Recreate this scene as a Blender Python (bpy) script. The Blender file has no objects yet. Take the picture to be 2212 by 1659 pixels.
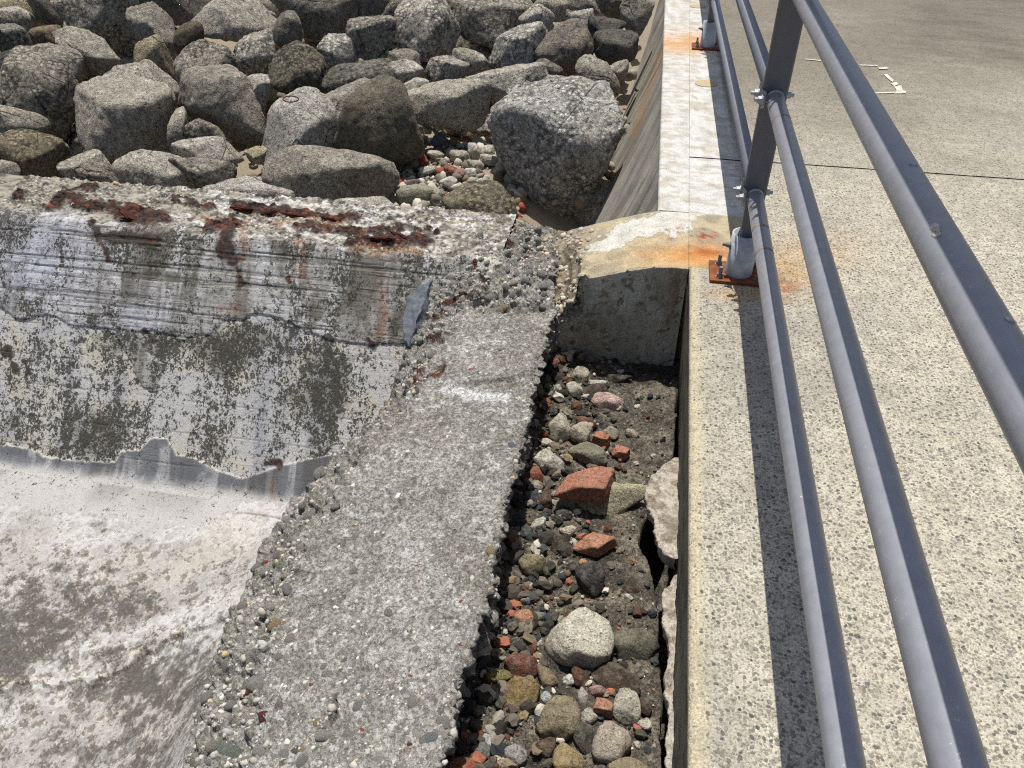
import bpy, bmesh, math, random
import numpy as np
from mathutils import Matrix, Vector
random.seed(7); RNG = np.random.default_rng(7)
SC = bpy.context.scene; COL = SC.collection

# ------------------------------------------------------------------ camera
F_PX, VPX, VPY, PW, PH = 1661.0, 1492.0, -449.0, 2212.0, 1659.0     # measured from the photograph
CX, CY = PW/2, PH/2
PITCH = math.atan2(CY-VPY, F_PX); YAW = math.atan2(VPX-CX, math.hypot(F_PX, CY-VPY))
HD = np.array([-math.sin(YAW), math.cos(YAW), 0]); RT = np.array([math.cos(YAW), math.sin(YAW), 0]); ZU = np.array([0, 0, 1.])
FW = HD*math.cos(PITCH)-ZU*math.sin(PITCH); UP = HD*math.sin(PITCH)+ZU*math.cos(PITCH)
CAM = np.array([0, 0, 1.54])
cd = bpy.data.cameras.new('camera'); cam = bpy.data.objects.new('camera', cd); COL.objects.link(cam)
cd.sensor_width = 36; cd.lens = F_PX/PW*36; cd.clip_start = 0.02; cd.clip_end = 2000
m = Matrix.Identity(4)
for i in range(3): m[i][0], m[i][1], m[i][2], m[i][3] = RT[i], UP[i], -FW[i], CAM[i]
cam.matrix_world = m; SC.camera = cam

# ------------------------------------------------------------------ light
SUN = np.array([-0.062, 0.29, 1.0]); SUN /= np.linalg.norm(SUN)
ELEV = math.asin(SUN[2]); AZ = math.atan2(SUN[0], SUN[1])
w = bpy.data.worlds.new('World'); SC.world = w; w.use_nodes = True
nt = w.node_tree; bg = nt.nodes['Background']; sky = nt.nodes.new('ShaderNodeTexSky'); sky.sky_type = 'NISHITA'
sky.sun_disc = False; sky.sun_elevation = ELEV; sky.sun_rotation = AZ; sky.altitude = 0; sky.air_density = 0.8; sky.dust_density = 2.0
nt.links.new(sky.outputs[0], bg.inputs[0]); bg.inputs[1].default_value = 0.095
sl = bpy.data.lights.new('sun', 'SUN'); sl.energy = 4.8; sl.angle = math.radians(0.53); sl.color = (1.0, 0.975, 0.935)
so = bpy.data.objects.new('sun', sl); COL.objects.link(so); so.location = (0, 0, 30)
so.rotation_euler = Vector(SUN).to_track_quat('Z', 'Y').to_euler()
SC.view_settings.view_transform = 'Standard'; SC.view_settings.look = 'None'; SC.view_settings.gamma = 1
SC.cycles.use_denoising = False; SC.cycles.filter_width = 1.15
SC.view_settings.exposure = 0.22

# ------------------------------------------------------------------ measuring helpers
def ray(x, y): return RT*(x-CX)/F_PX+UP*(CY-y)/F_PX+FW
def on(x, y, z, sy=0.0):                       # point seen at (x,y) on the plane z + sy*Y
    d = ray(x, y); t = (z-CAM[2])/(d[2]-sy*d[1]); return CAM+d*t
def onY(x, y, Y): d = ray(x, y); return CAM+d*(Y/d[1])
def plan(P):                                   # measured plan coordinates of 3D points
    v = P-CAM; z = np.maximum(v@FW, 0.05); return CX+F_PX*(v@RT)/z, CY-F_PX*(v@UP)/z
def rA(p): return [(x/3, y/3) for x, y in p]
def rB(p): return [(677.7+x/3, y/3) for x, y in p]
def r3(p): return [(1355.4+x*.3873, y*.3873) for x, y in p]
def r4(p): return [(x*.43303, 365.96+y*.43303) for x, y in p]
def r5(p): return [(813.2+x*.3983, 406.6+y*.3983) for x, y in p]
def r6(p): return [(948.8+x*.428, 948.8+y*.428) for x, y in p]
def r8(p): return [(203.3+x*.4289, 1016.6+y*.4289) for x, y in p]

# ------------------------------------------------------------------ noise
def _h(ix, iy, iz, s):
    n = (ix*374761393+iy*668265263+iz*1274126177+s*974634777) & 0xffffffff
    n = ((n ^ (n >> 13))*1103515245) & 0xffffffff; n = ((n ^ (n >> 16))*668265263) & 0xffffffff
    return ((n ^ (n >> 15)) & 0xffffff)/float(0xffffff)
def vn(P, s=0):
    P = np.asarray(P, float); i = np.floor(P).astype(np.int64); f = P-i; u = f*f*f*(f*(f*6-15)+10)
    x, y, z = i[..., 0], i[..., 1], i[..., 2]; a, b, c = u[..., 0], u[..., 1], u[..., 2]; r = 0
    for dx in (0, 1):
        for dy in (0, 1):
            for dz in (0, 1):
                r = r+_h(x+dx, y+dy, z+dz, s)*(a if dx else 1-a)*(b if dy else 1-b)*(c if dz else 1-c)
    return r
ROT = np.array(Matrix.Rotation(.9, 3, Vector((.62, .51, .6)).normalized()))
def fbm(P, sc=1.0, oc=4, s=0, g=0.5):
    P = (np.asarray(P, float)*np.asarray(sc))@ROT; r = 0; a = 1; t = 0
    for k in range(oc): r = r+a*vn(P+k*17.3, s+k); t += a; a *= g; P = (P*2.03)@ROT
    return r/t                                                       # about 0..1, mean .5
def ss(a, b, x): t = np.clip((x-a)/(b-a), 0, 1); return t*t*(3-2*t)
def inpoly(x, y, pts):
    r = np.zeros(x.shape, bool); n = len(pts)
    for i in range(n):
        x0, y0 = pts[i]; x1, y1 = pts[(i+1) % n]
        if y0 == y1: continue
        r ^= ((y0 > y) != (y1 > y)) & (x < (x1-x0)*(y-y0)/(y1-y0)+x0)
    return r
def pdist(x, y, pts, closed=False):
    d = np.full(x.shape, 1e9); q = list(pts)+([pts[0]] if closed else [])
    for (x0, y0), (x1, y1) in zip(q[:-1], q[1:]):
        dx, dy = x1-x0, y1-y0; t = np.clip(((x-x0)*dx+(y-y0)*dy)/(dx*dx+dy*dy+1e-9), 0, 1)
        d = np.minimum(d, np.hypot(x-x0-t*dx, y-y0-t*dy))
    return d
def pmask(x, y, pts, soft=10):                 # soft polygon mask
    d = pdist(x, y, pts, True); return ss(-soft, soft, np.where(inpoly(x, y, pts), d, -d))
def blob(x, y, cx, cy, rx, ry): return np.exp(-(((x-cx)/rx)**2+((y-cy)/ry)**2))
def S(r, g, b):                                # sRGB 0-255 to linear
    f = lambda c: (c/255/12.92 if c/255 <= .04045 else ((c/255+.055)/1.055)**2.4)
    return np.array([f(r), f(g), f(b)])
def mix(c, d, m): return c*(1-m[..., None])+np.asarray(d)*m[..., None]

# ------------------------------------------------------------------ scene helpers
def link(name, me=None, parent=None, mat=None):
    o = bpy.data.objects.new(name, me); COL.objects.link(o)
    if parent is not None: o.parent = parent
    if mat is not None and me is not None and not me.materials: me.materials.append(mat)
    return o
def tag(o, label=None, cat=None, group=None, kind=None):
    if label: o['label'] = label
    if cat: o['category'] = cat
    if group: o['group'] = group
    if kind: o['kind'] = kind
    return o
def mesh(name, V, Fc, col=None, smooth=True, msk=None):
    me = bpy.data.meshes.new(name); V = np.ascontiguousarray(V, np.float32).reshape(-1, 3); Fc = np.asarray(Fc, np.int32)
    n, k = Fc.shape; me.vertices.add(len(V)); me.vertices.foreach_set('co', V.ravel())
    me.loops.add(n*k); me.loops.foreach_set('vertex_index', Fc.ravel())
    me.polygons.add(n); me.polygons.foreach_set('loop_start', np.arange(0, n*k, k, dtype=np.int32))
    me.update(calc_edges=True); me.validate()
    me.polygons.foreach_set('use_smooth', np.full(len(me.polygons), smooth))
    if col is not None:
        a = me.color_attributes.new('Col', 'FLOAT_COLOR', 'POINT'); c = np.ones((len(V), 4), np.float32)
        col = np.asarray(col).reshape(len(V), -1); c[:, :col.shape[1]] = col; a.data.foreach_set('color', c.ravel())
    if msk is not None:
        a = me.color_attributes.new('Msk', 'FLOAT_COLOR', 'POINT'); c = np.ones((len(V), 4), np.float32); msk = np.asarray(msk).reshape(len(V), -1); c[:, :msk.shape[1]] = msk; a.data.foreach_set('color', c.ravel())
    return me
def gridF(n, m):
    i = np.arange(n-1)[:, None]*m+np.arange(m-1)[None]; return np.stack([i, i+m, i+m+1, i+1], -1).reshape(-1, 4)
def gnormal(P):
    du = np.gradient(P, axis=0); dv = np.gradient(P, axis=1); n = np.cross(du, dv)
    return n/np.maximum(np.linalg.norm(n, axis=-1, keepdims=True), 1e-9)
def bmobj(name, bm, mat, parent=None, smooth=False):
    me = bpy.data.meshes.new(name); bm.normal_update(); bm.to_mesh(me); bm.free()
    if smooth:
        for p in me.polygons: p.use_smooth = True
    return link(name, me, parent, mat)
def bbox(bm, x0, x1, y0, y1, z0, z1, bev=0.0):
    g = bmesh.ops.create_cube(bm, size=1.0); vs = g['verts']
    bmesh.ops.scale(bm, vec=(x1-x0, y1-y0, z1-z0), verts=vs); bmesh.ops.translate(bm, vec=((x0+x1)/2, (y0+y1)/2, (z0+z1)/2), verts=vs)
    if bev: bmesh.ops.bevel(bm, geom=list({e for v in vs for e in v.link_edges}), offset=bev, segments=2, profile=.6, affect='EDGES')
def bcyl(bm, p, q, r, seg=24, r2=None, caps=True):
    p = Vector(p); q = Vector(q); d = q-p
    g = bmesh.ops.create_cone(bm, cap_ends=caps, segments=seg, radius1=r, radius2=r if r2 is None else r2, depth=d.length)
    bmesh.ops.transform(bm, matrix=Matrix.Translation((p+q)/2) @ d.to_track_quat('Z', 'Y').to_matrix().to_4x4(), verts=g['verts'])
ICO = {}
for k in range(1, 6):
    b = bmesh.new(); bmesh.ops.create_icosphere(b, subdivisions=k, radius=1); b.verts.ensure_lookup_table()
    ICO[k] = (np.array([v.co[:] for v in b.verts]), np.array([[v.index for v in f.verts] for f in b.faces])); b.free()

# ------------------------------------------------------------------ materials
class NT:
    def __init__(s, name):
        s.m = bpy.data.materials.new(name); s.m.use_nodes = True; s.t = s.m.node_tree; s.b = s.t.nodes['Principled BSDF']
        s.b.inputs['Specular IOR Level'].default_value = 0.25
        s.co = s.t.nodes.new('ShaderNodeTexCoord').outputs['Object']
    def n(s, t, **kw):
        o = s.t.nodes.new('ShaderNode'+t)
        for k, v in kw.items(): setattr(o, k, v)
        return o
    def l(s, a, b): s.t.links.new(a, b)
    def noise(s, sc, det=4, rough=.55, co=None, dist=0):
        o = s.n('TexNoise'); o.inputs['Scale'].default_value = sc; o.inputs['Detail'].default_value = det
        o.inputs['Roughness'].default_value = rough; o.inputs['Distortion'].default_value = dist; s.l(co or s.co, o.inputs['Vector']); return o.outputs['Fac']
    def vor(s, sc, feat='F1', co=None, rnd=1):
        o = s.n('TexVoronoi', feature=feat); o.inputs['Scale'].default_value = sc; o.inputs['Randomness'].default_value = rnd
        s.l(co or s.co, o.inputs['Vector']); return o
    def ramp(s, x, a, b, lo=0., hi=1.):
        o = s.n('MapRange', clamp=True); s.l(x, o.inputs[0])
        for i, v in enumerate((a, b, lo, hi)): o.inputs[i+1].default_value = v
        return o.outputs[0]
    def math(s, op, a, b=None):
        o = s.n('Math', operation=op)
        for i, v in enumerate((a, b)):
            if v is None: continue
            if isinstance(v, (int, float)): o.inputs[i].default_value = v
            else: s.l(v, o.inputs[i])
        return o.outputs[0]
    def mix(s, f, a, b, mode='MIX'):
        o = s.n('Mix', data_type='RGBA', blend_type=mode)
        for i, v in ((0, f), (6, a), (7, b)):
            if isinstance(v, (int, float)): o.inputs[i].default_value = v
            elif isinstance(v, (tuple, list, np.ndarray)): o.inputs[i].default_value = (*v[:3], 1)
            else: s.l(v, o.inputs[i])
        return o.outputs[2]
    def grey(s, x):
        o = s.n('CombineColor')
        for i in range(3): s.l(x, o.inputs[i])
        return o.outputs[0]
    def attr(s, nm='Col'): o = s.n('Attribute', attribute_name=nm); return o
    def mapped(s, sc):
        o = s.n('Mapping'); o.inputs['Scale'].default_value = sc; s.l(s.co, o.inputs['Vector']); return o.outputs[0]
    def ocol(s): return s.n('ObjectInfo').outputs['Color']
    def done(s, col, rough=.85, bumps=()):
        if isinstance(col, (tuple, list, np.ndarray)): s.b.inputs['Base Color'].default_value = (*col[:3], 1)
        else: s.l(col, s.b.inputs['Base Color'])
        if isinstance(rough, (int, float)): s.b.inputs['Roughness'].default_value = rough
        else: s.l(rough, s.b.inputs['Roughness'])
        prev = None
        for h, st, d in bumps:
            o = s.n('Bump'); o.inputs['Strength'].default_value = st; o.inputs['Distance'].default_value = d; s.l(h, o.inputs['Height'])
            if prev: s.l(prev, o.inputs['Normal'])
            prev = o.outputs[0]
        if prev: s.l(prev, s.b.inputs['Normal'])
        return s.m

def mat_boulder():
    t = NT('boulder_rock'); oi = t.n('ObjectInfo'); rnd = oi.outputs['Random']; off = t.n('VectorMath', operation='ADD'); t.l(t.co, off.inputs[0]); t.l(t.math('MULTIPLY', rnd, 37.0), off.inputs[1]); co = off.outputs[0]
    big = t.noise(5, 5, .65, co); med = t.noise(24, 5, .72, co, .5); fin = t.noise(80, 4, .75, co); hol = t.noise(46, 4, .65, co, .8)
    k = t.math('MULTIPLY', t.ramp(big, .3, .7, .72, 1.22), t.ramp(med, .34, .66, .55, 1.35)); k = t.math('MULTIPLY', k, t.ramp(fin, .34, .66, .55, 1.4))
    c = t.mix(1.0, oi.outputs['Color'], t.grey(k), 'MULTIPLY'); c = t.mix(t.ramp(t.noise(9, 4, .6, co), .48, .75, 0, .45), c, S(158, 142, 114))
    pv = t.vor(34, co=co); ps = t.n('SeparateColor'); t.l(pv.outputs['Color'], ps.inputs[0]); cong = t.math('MULTIPLY', t.math('GREATER_THAN', rnd, .74), t.ramp(big, .4, .55)); cell = t.math('MULTIPLY', t.ramp(ps.outputs[0], 0, 1, .65, 1.3), t.ramp(pv.outputs['Distance'], .4, .65, 1.1, .45))
    c = t.mix(cong, c, t.mix(1.0, c, t.grey(cell), 'MULTIPLY')); pit = t.ramp(hol, .42, .35); c = t.mix(t.math('MULTIPLY', pit, .75), c, S(56, 51, 43))
    h = t.math('SUBTRACT', med, t.math('MULTIPLY', t.math('MULTIPLY', cong, pv.outputs['Distance']), .9)); cr = t.vor(3.2, 'DISTANCE_TO_EDGE', co); crk = t.math('MULTIPLY', t.ramp(cr.outputs['Distance'], .014, .003), t.ramp(t.noise(2.3, 3, .6, co), .52, .6)); c = t.mix(t.math('MULTIPLY', crk, .7), c, S(50, 46, 40))
    return t.done(c, .92, ((big, .7, .07), (h, 1.0, .05), (t.math('SUBTRACT', 1.0, pit), .8, .016), (fin, 1.0, .014), (t.math('SUBTRACT', 1.0, crk), .8, .02)))
def mat_stone():                                # small loose stones and bricks, colour from the object
    t = NT('loose_stone'); oi = t.n('ObjectInfo'); off = t.n('VectorMath', operation='ADD'); t.l(t.co, off.inputs[0]); t.l(t.math('MULTIPLY', oi.outputs['Random'], 11.0), off.inputs[1]); co = off.outputs[0]
    big = t.noise(22, 5, .65, co); med = t.noise(70, 5, .7, co, .5); fin = t.noise(190, 4, .75, co); hol = t.noise(105, 4, .65, co, .6)
    k = t.math('MULTIPLY', t.ramp(big, .3, .7, .72, 1.2), t.ramp(fin, .33, .67, .6, 1.3)); k = t.math('MULTIPLY', k, t.ramp(med, .35, .65, .75, 1.2)); c = t.mix(1.0, oi.outputs['Color'], t.grey(k), 'MULTIPLY')
    c = t.mix(t.ramp(t.noise(38, 5, .75, co), .46, .70, 0, .55), c, S(150, 141, 124)); pit = t.ramp(hol, .41, .35); c = t.mix(t.math('MULTIPLY', pit, .7), c, S(58, 52, 44))
    return t.done(c, .9, ((big, .8, .02), (med, .9, .012), (t.math('SUBTRACT', 1.0, pit), .7, .005), (fin, .8, .005)))
def mat_attr(name, fs, fa, bs, rough=.88, pits=0.):  # concrete: stains (attribute) times fine grain
    t = NT(name); a = t.attr(); f1 = t.noise(fs, 5, .75); f2 = t.noise(fs*3.1, 3, .7)
    k = t.math('MULTIPLY', t.ramp(f1, .3, .7, 1-fa, 1+fa), t.ramp(f2, .3, .7, 1-fa*.7, 1+fa*.7))
    c = t.mix(1.0, a.outputs['Color'], t.grey(k), 'MULTIPLY'); bp = [(f1, bs, .006), (f2, bs, .003)]
    if pits:
        p1 = t.noise(fs*.62, 4, .7, dist=.4); pm = t.ramp(p1, .42, .36, 0, pits); c = t.mix(pm, c, S(70, 66, 58)); gr = t.ramp(t.noise(fs*1.3, 3, .6), .60, .66, 0, pits*.8); c = t.mix(gr, c, S(205, 202, 194)); bp.append((t.ramp(p1, .36, .5), bs, .007))
    return t.done(c, rough, bp)
def mat_wall(nm='weathered_wall', l0=.655, l1=.69, la=.9, br=1):
    t = NT(nm); a = t.attr(); mk = t.n('SeparateColor'); t.l(t.attr('Msk').outputs['Color'], mk.inputs[0]); up, dn, sm = mk.outputs[0], mk.outputs[1], mk.outputs[2]
    f1 = t.noise(140, 5, .75); f2 = t.noise(420, 3, .7); c = t.mix(1.0, a.outputs['Color'], t.grey(t.math('MULTIPLY', t.ramp(f1, .3, .7, .72, 1.24), t.ramp(f2, .3, .7, .8, 1.18))), 'MULTIPLY')
    ln = t.noise(1, 4, .62, t.mapped((3.2, 1, 105)), .25); lm = t.math('MULTIPLY', t.ramp(ln, .565, .615), t.ramp(t.noise(9, 3, .6), .38, .62, .15, 1)); lm = t.math('MULTIPLY', lm, t.ramp(up, 0, 1, .12, 1)); lm = t.math('MULTIPLY', lm, sm)
    c = t.mix(t.math('MULTIPLY', lm, .8), c, S(52, 47, 40))
    sp = t.noise(1, 5, .62, t.mapped((74, 60, 60)), .9); big = t.noise(17, 4, .6); v = t.math('ADD', sp, t.math('MULTIPLY', t.math('SUBTRACT', big, .5), .35)); th = t.math('ADD', v, t.math('MULTIPLY', dn, .27))
    c = t.mix(t.ramp(th, .56, .70, 0, .45), c, S(122, 118, 110)); li = t.ramp(th, l0, l1); c = t.mix(t.math('MULTIPLY', li, la), c, t.mix(t.ramp(t.noise(120, 3), .4, .65), S(44, 42, 36), S(84, 80, 68)))
    brk = t.math('SUBTRACT', 1.0, sm); pv = t.vor(60); ps = t.n('SeparateColor'); t.l(pv.outputs['Color'], ps.inputs[0]); brk = t.math('MULTIPLY', t.math('MULTIPLY', brk, br), t.ramp(t.noise(7, 4, .6), .42, .58, .15, 1))
    pk = t.math('MULTIPLY', t.ramp(ps.outputs[0], 0, 1, .6, 1.3), t.ramp(pv.outputs['Distance'], .35, .62, 1.05, .5)); c = t.mix(brk, c, t.mix(1.0, c, t.grey(t.math('MULTIPLY', pk, t.ramp(t.noise(75, 4, .7), .35, .65, .6, 1.3))), 'MULTIPLY'))
    h = t.math('SUBTRACT', f1, t.math('MULTIPLY', lm, 1.6)); h = t.math('SUBTRACT', h, t.math('MULTIPLY', t.math('MULTIPLY', brk, pv.outputs['Distance']), 2.5)); h = t.math('ADD', h, t.math('MULTIPLY', li, .4))
    return t.done(c, .88, ((h, .6, .006), (f2, .3, .003)))
def mat_walkway():
    t = NT('exposed_aggregate'); a = t.attr(); wob = t.n('VectorMath', operation='ADD')
    nz = t.n('TexNoise'); nz.inputs['Scale'].default_value = 60; t.l(t.co, nz.inputs['Vector'])
    sc = t.n('VectorMath', operation='SCALE'); t.l(nz.outputs['Color'], sc.inputs[0]); sc.inputs['Scale'].default_value = .012
    t.l(t.co, wob.inputs[0]); t.l(sc.outputs[0], wob.inputs[1]); co = wob.outputs[0]
    v1 = t.vor(82, co=co); v2 = t.vor(150, co=co); dens = a.outputs['Alpha']
    s1 = t.n('SeparateColor'); t.l(v1.outputs['Color'], s1.inputs[0]); s2 = t.n('SeparateColor'); t.l(v2.outputs['Color'], s2.inputs[0])
    in1 = t.math('MULTIPLY', t.ramp(v1.outputs['Distance'], .44, .36), t.math('LESS_THAN', s1.outputs[0], t.math('MULTIPLY', dens, .56)))
    in2 = t.math('MULTIPLY', t.ramp(v2.outputs['Distance'], .5, .38), t.math('LESS_THAN', s2.outputs[0], t.math('MULTIPLY', dens, .62)))
    chip1 = t.mix(s1.outputs[1], S(54, 56, 59), S(140, 134, 122)); chip2 = t.mix(s2.outputs[1], S(78, 74, 68), S(160, 146, 120))
    c = t.mix(1.0, a.outputs['Color'], t.grey(t.ramp(t.noise(170, 4, .8), .33, .67, .5, 1.38)), 'MULTIPLY'); c = t.mix(1.0, c, t.grey(t.ramp(t.noise(14, 6, .78), .3, .7, .74, 1.22)), 'MULTIPLY')
    c = t.mix(t.math('MULTIPLY', in2, .7), c, chip2); c = t.mix(t.math('MULTIPLY', in1, t.ramp(s1.outputs[2], 0, 1, .6, 1.0)), c, chip1)
    return t.done(c, .85, ((t.math('ADD', t.math('ADD', in1, in2), t.noise(200, 3)), .6, .005),))
def mat_paint():
    t = NT('grey_rail_paint'); n = t.noise(35, 4); sp = t.noise(160, 2)
    c = t.mix(t.ramp(n, .35, .7), S(130, 131, 137), S(142, 142, 147)); c = t.mix(t.ramp(sp, .74, .8, 0, .6), c, S(205, 205, 205))
    dr = t.noise(1, 4, .65, t.mapped((60, 5, 60))); c = t.mix(t.ramp(dr, .52, .72, 0, .35), c, S(120, 117, 118)); c = t.mix(t.ramp(t.noise(70, 5, .7), .66, .72, 0, .7), c, S(206, 205, 202)); c = t.mix(t.ramp(t.noise(14, 5, .7), .64, .74, 0, .45), c, S(150, 128, 104))
    t.b.inputs['Metallic'].default_value = .1; t.b.inputs['Specular IOR Level'].default_value = .5
    return t.done(c, .38, ((t.noise(300, 3), .12, .002),))
def mat_galv():
    t = NT('galvanised_steel'); v = t.vor(70).outputs['Color']; s = t.n('SeparateColor'); t.l(v, s.inputs[0])
    c = t.mix(s.outputs[0], S(164, 167, 170), S(186, 188, 190)); c = t.mix(t.ramp(t.noise(25, 4), .6, .75, 0, .5), c, S(140, 110, 80))
    t.b.inputs['Metallic'].default_value = .2; return t.done(c, .5, ((t.noise(90, 4), .25, .003),))
def mat_rust(name, a, b):
    t = NT(name); n = t.noise(28, 5, .65); f = t.noise(120, 4, .7)
    c = t.mix(t.ramp(n, .35, .65), a, b); c = t.mix(t.ramp(f, .35, .7, 0, .5), c, S(70, 32, 20)); return t.done(c, .9, ((f, .5, .003), (n, .3, .006)))
def mat_plain(name, c, sc=60, var=.2, rough=.85, bs=.4):
    t = NT(name); n = t.noise(sc, 5, .65); return t.done(t.mix(1.0, c, t.grey(t.ramp(n, .3, .7, 1-var, 1+var)), 'MULTIPLY'), rough, ((n, bs, .005),))
M = dict(boulder=mat_boulder(), stone=mat_stone(), wall=mat_wall(), slab=mat_attr('worn_concrete', 150, .36, .9, .88, .34),
         apron=mat_wall('apron_concrete', .62, .70, .62, .0001), conc=mat_attr('stained_concrete', 130, .2, .6, .88, .25), bed=mat_attr('trench_grit', 130, .6, 1.0, .9, .45),
         gravel=mat_attr('gravel', 190, .22, .4), walk=mat_walkway(), paint=mat_paint(), galv=mat_galv(),
         rust=mat_rust('rusty_plate', S(146, 88, 54), S(108, 62, 40)), post=mat_plain('dark_post_paint', S(104, 103, 107), 40, .08, .5, .1), sand=mat_plain('beach_grit', S(134, 122, 104), 90, .3), bolt=mat_plain('bolt_steel', S(120, 112, 104), 90, .3, .5, .2),
         white=mat_plain('white_paint_mark', S(186, 181, 168), 60, .5), plug=mat_plain('mortar_plug', S(168, 152, 118), 120, .25), iron=mat_rust('corroded_iron', S(84, 44, 32), S(50, 26, 22)),
         stain=mat_plain('rust_stained_paint', S(140, 112, 84), 60, .25, .6), facet=mat_plain('sheared_concrete', S(92, 96, 102), 60, .4, .9, .8), ground=mat_plain('ground_soil', S(110, 100, 86), 3, .2))

# ------------------------------------------------------------------ setting: ground and beach
bm = bmesh.new(); bmesh.ops.create_grid(bm, x_segments=4, y_segments=4, size=400); bmesh.ops.translate(bm, vec=(0, 0, -1.9), verts=bm.verts)
tag(bmobj('ground', bm, M['ground']), kind='structure')
RS = 0.26; RZ = -0.72                           # the rock slope: centre of the stones at z = RZ + RS*(Y-4.2)
def zbeach(Y): return RZ+RS*(Y-4.2)-0.62
xs = np.linspace(-14, 0.3, 260); ys = np.linspace(3.15, 16, 240); Xg, Yg = np.meshgrid(xs, ys, indexing='ij')
P = np.stack([Xg, Yg, np.zeros_like(Xg)], -1); P[..., 2] = zbeach(Yg)+.10*(fbm(P, 2.2, 4, 3)-.5)+.29*np.exp(-(((Xg+1.32)/.8)**4+((Yg-5.25)/.85)**4))
beach = link('beach', mesh('beach', P, gridF(260, 240)[:, ::-1]), mat=M['sand']); tag(beach, kind='structure')

def capcol(P, px, py):
    q = fbm(P, 10, 5, 45); c = mix(np.zeros(P.shape)+S(170, 157, 127), S(146, 136, 114), ss(.45, .65, q))
    wx, wy = px+30*(fbm(P, 16, 3, 46)-.5)+14*(fbm(P, 60, 3, 52)-.5), py+30*(fbm(P, 16, 3, 47)-.5)+14*(fbm(P, 60, 3, 53)-.5)
    for pts in ([(1000, 385), (1060, 330), (1170, 300), (1350, 180), (1560, 110), (1760, 90), (1800, 140), (1720, 180), (1700, 230), (1600, 260), (1540, 245), (1400, 270), (1340, 320), (1200, 360), (1060, 395)], [(885, 290), (1080, 250), (1050, 290), (900, 325)]):
        m_ = pmask(wx, wy, r5(pts), 2.5); c = mix(c, S(190, 187, 176), m_*(.75+.25*ss(.35, .5, fbm(P, 30, 4, 54)))); c = mix(c, S(112, 102, 84), ss(2.2, .4, pdist(wx, wy, r5(pts), True))*.5)
    c = mix(c, S(190, 138, 78), np.clip(blob(px, py, 1500, 555, 110, 26)*(.35+1.2*q), 0, .9)); c = mix(c, S(160, 90, 40), np.clip(blob(px, py, 1530, 545, 56, 13)*(.2+1.4*fbm(P, 30, 4, 48)), 0, .85))
    return mix(c, S(138, 66, 40), ss(.56, .64, fbm(P, 38, 4, 49))*np.clip(1.3*blob(px, py, 1500, 505, 70, 16), 0, 1))
def stripcol(P, px, py):
    wp = ss(.40, .54, fbm(P, (13, 34, 9), 4, 15)); c = mix(np.zeros(P.shape)+S(164, 155, 135), S(192, 190, 183), np.clip(wp+.4, 0, 1)); c = mix(c, S(158, 147, 126), ss(.6, .68, fbm(P, (16, 50, 9), 4, 16))*.6)
    return mix(c, S(190, 138, 80), np.clip(blob(px, py, 1490, 95, 80, 22)*(.3+1.2*fbm(P, 12, 4, 25)), 0, .8))
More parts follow.
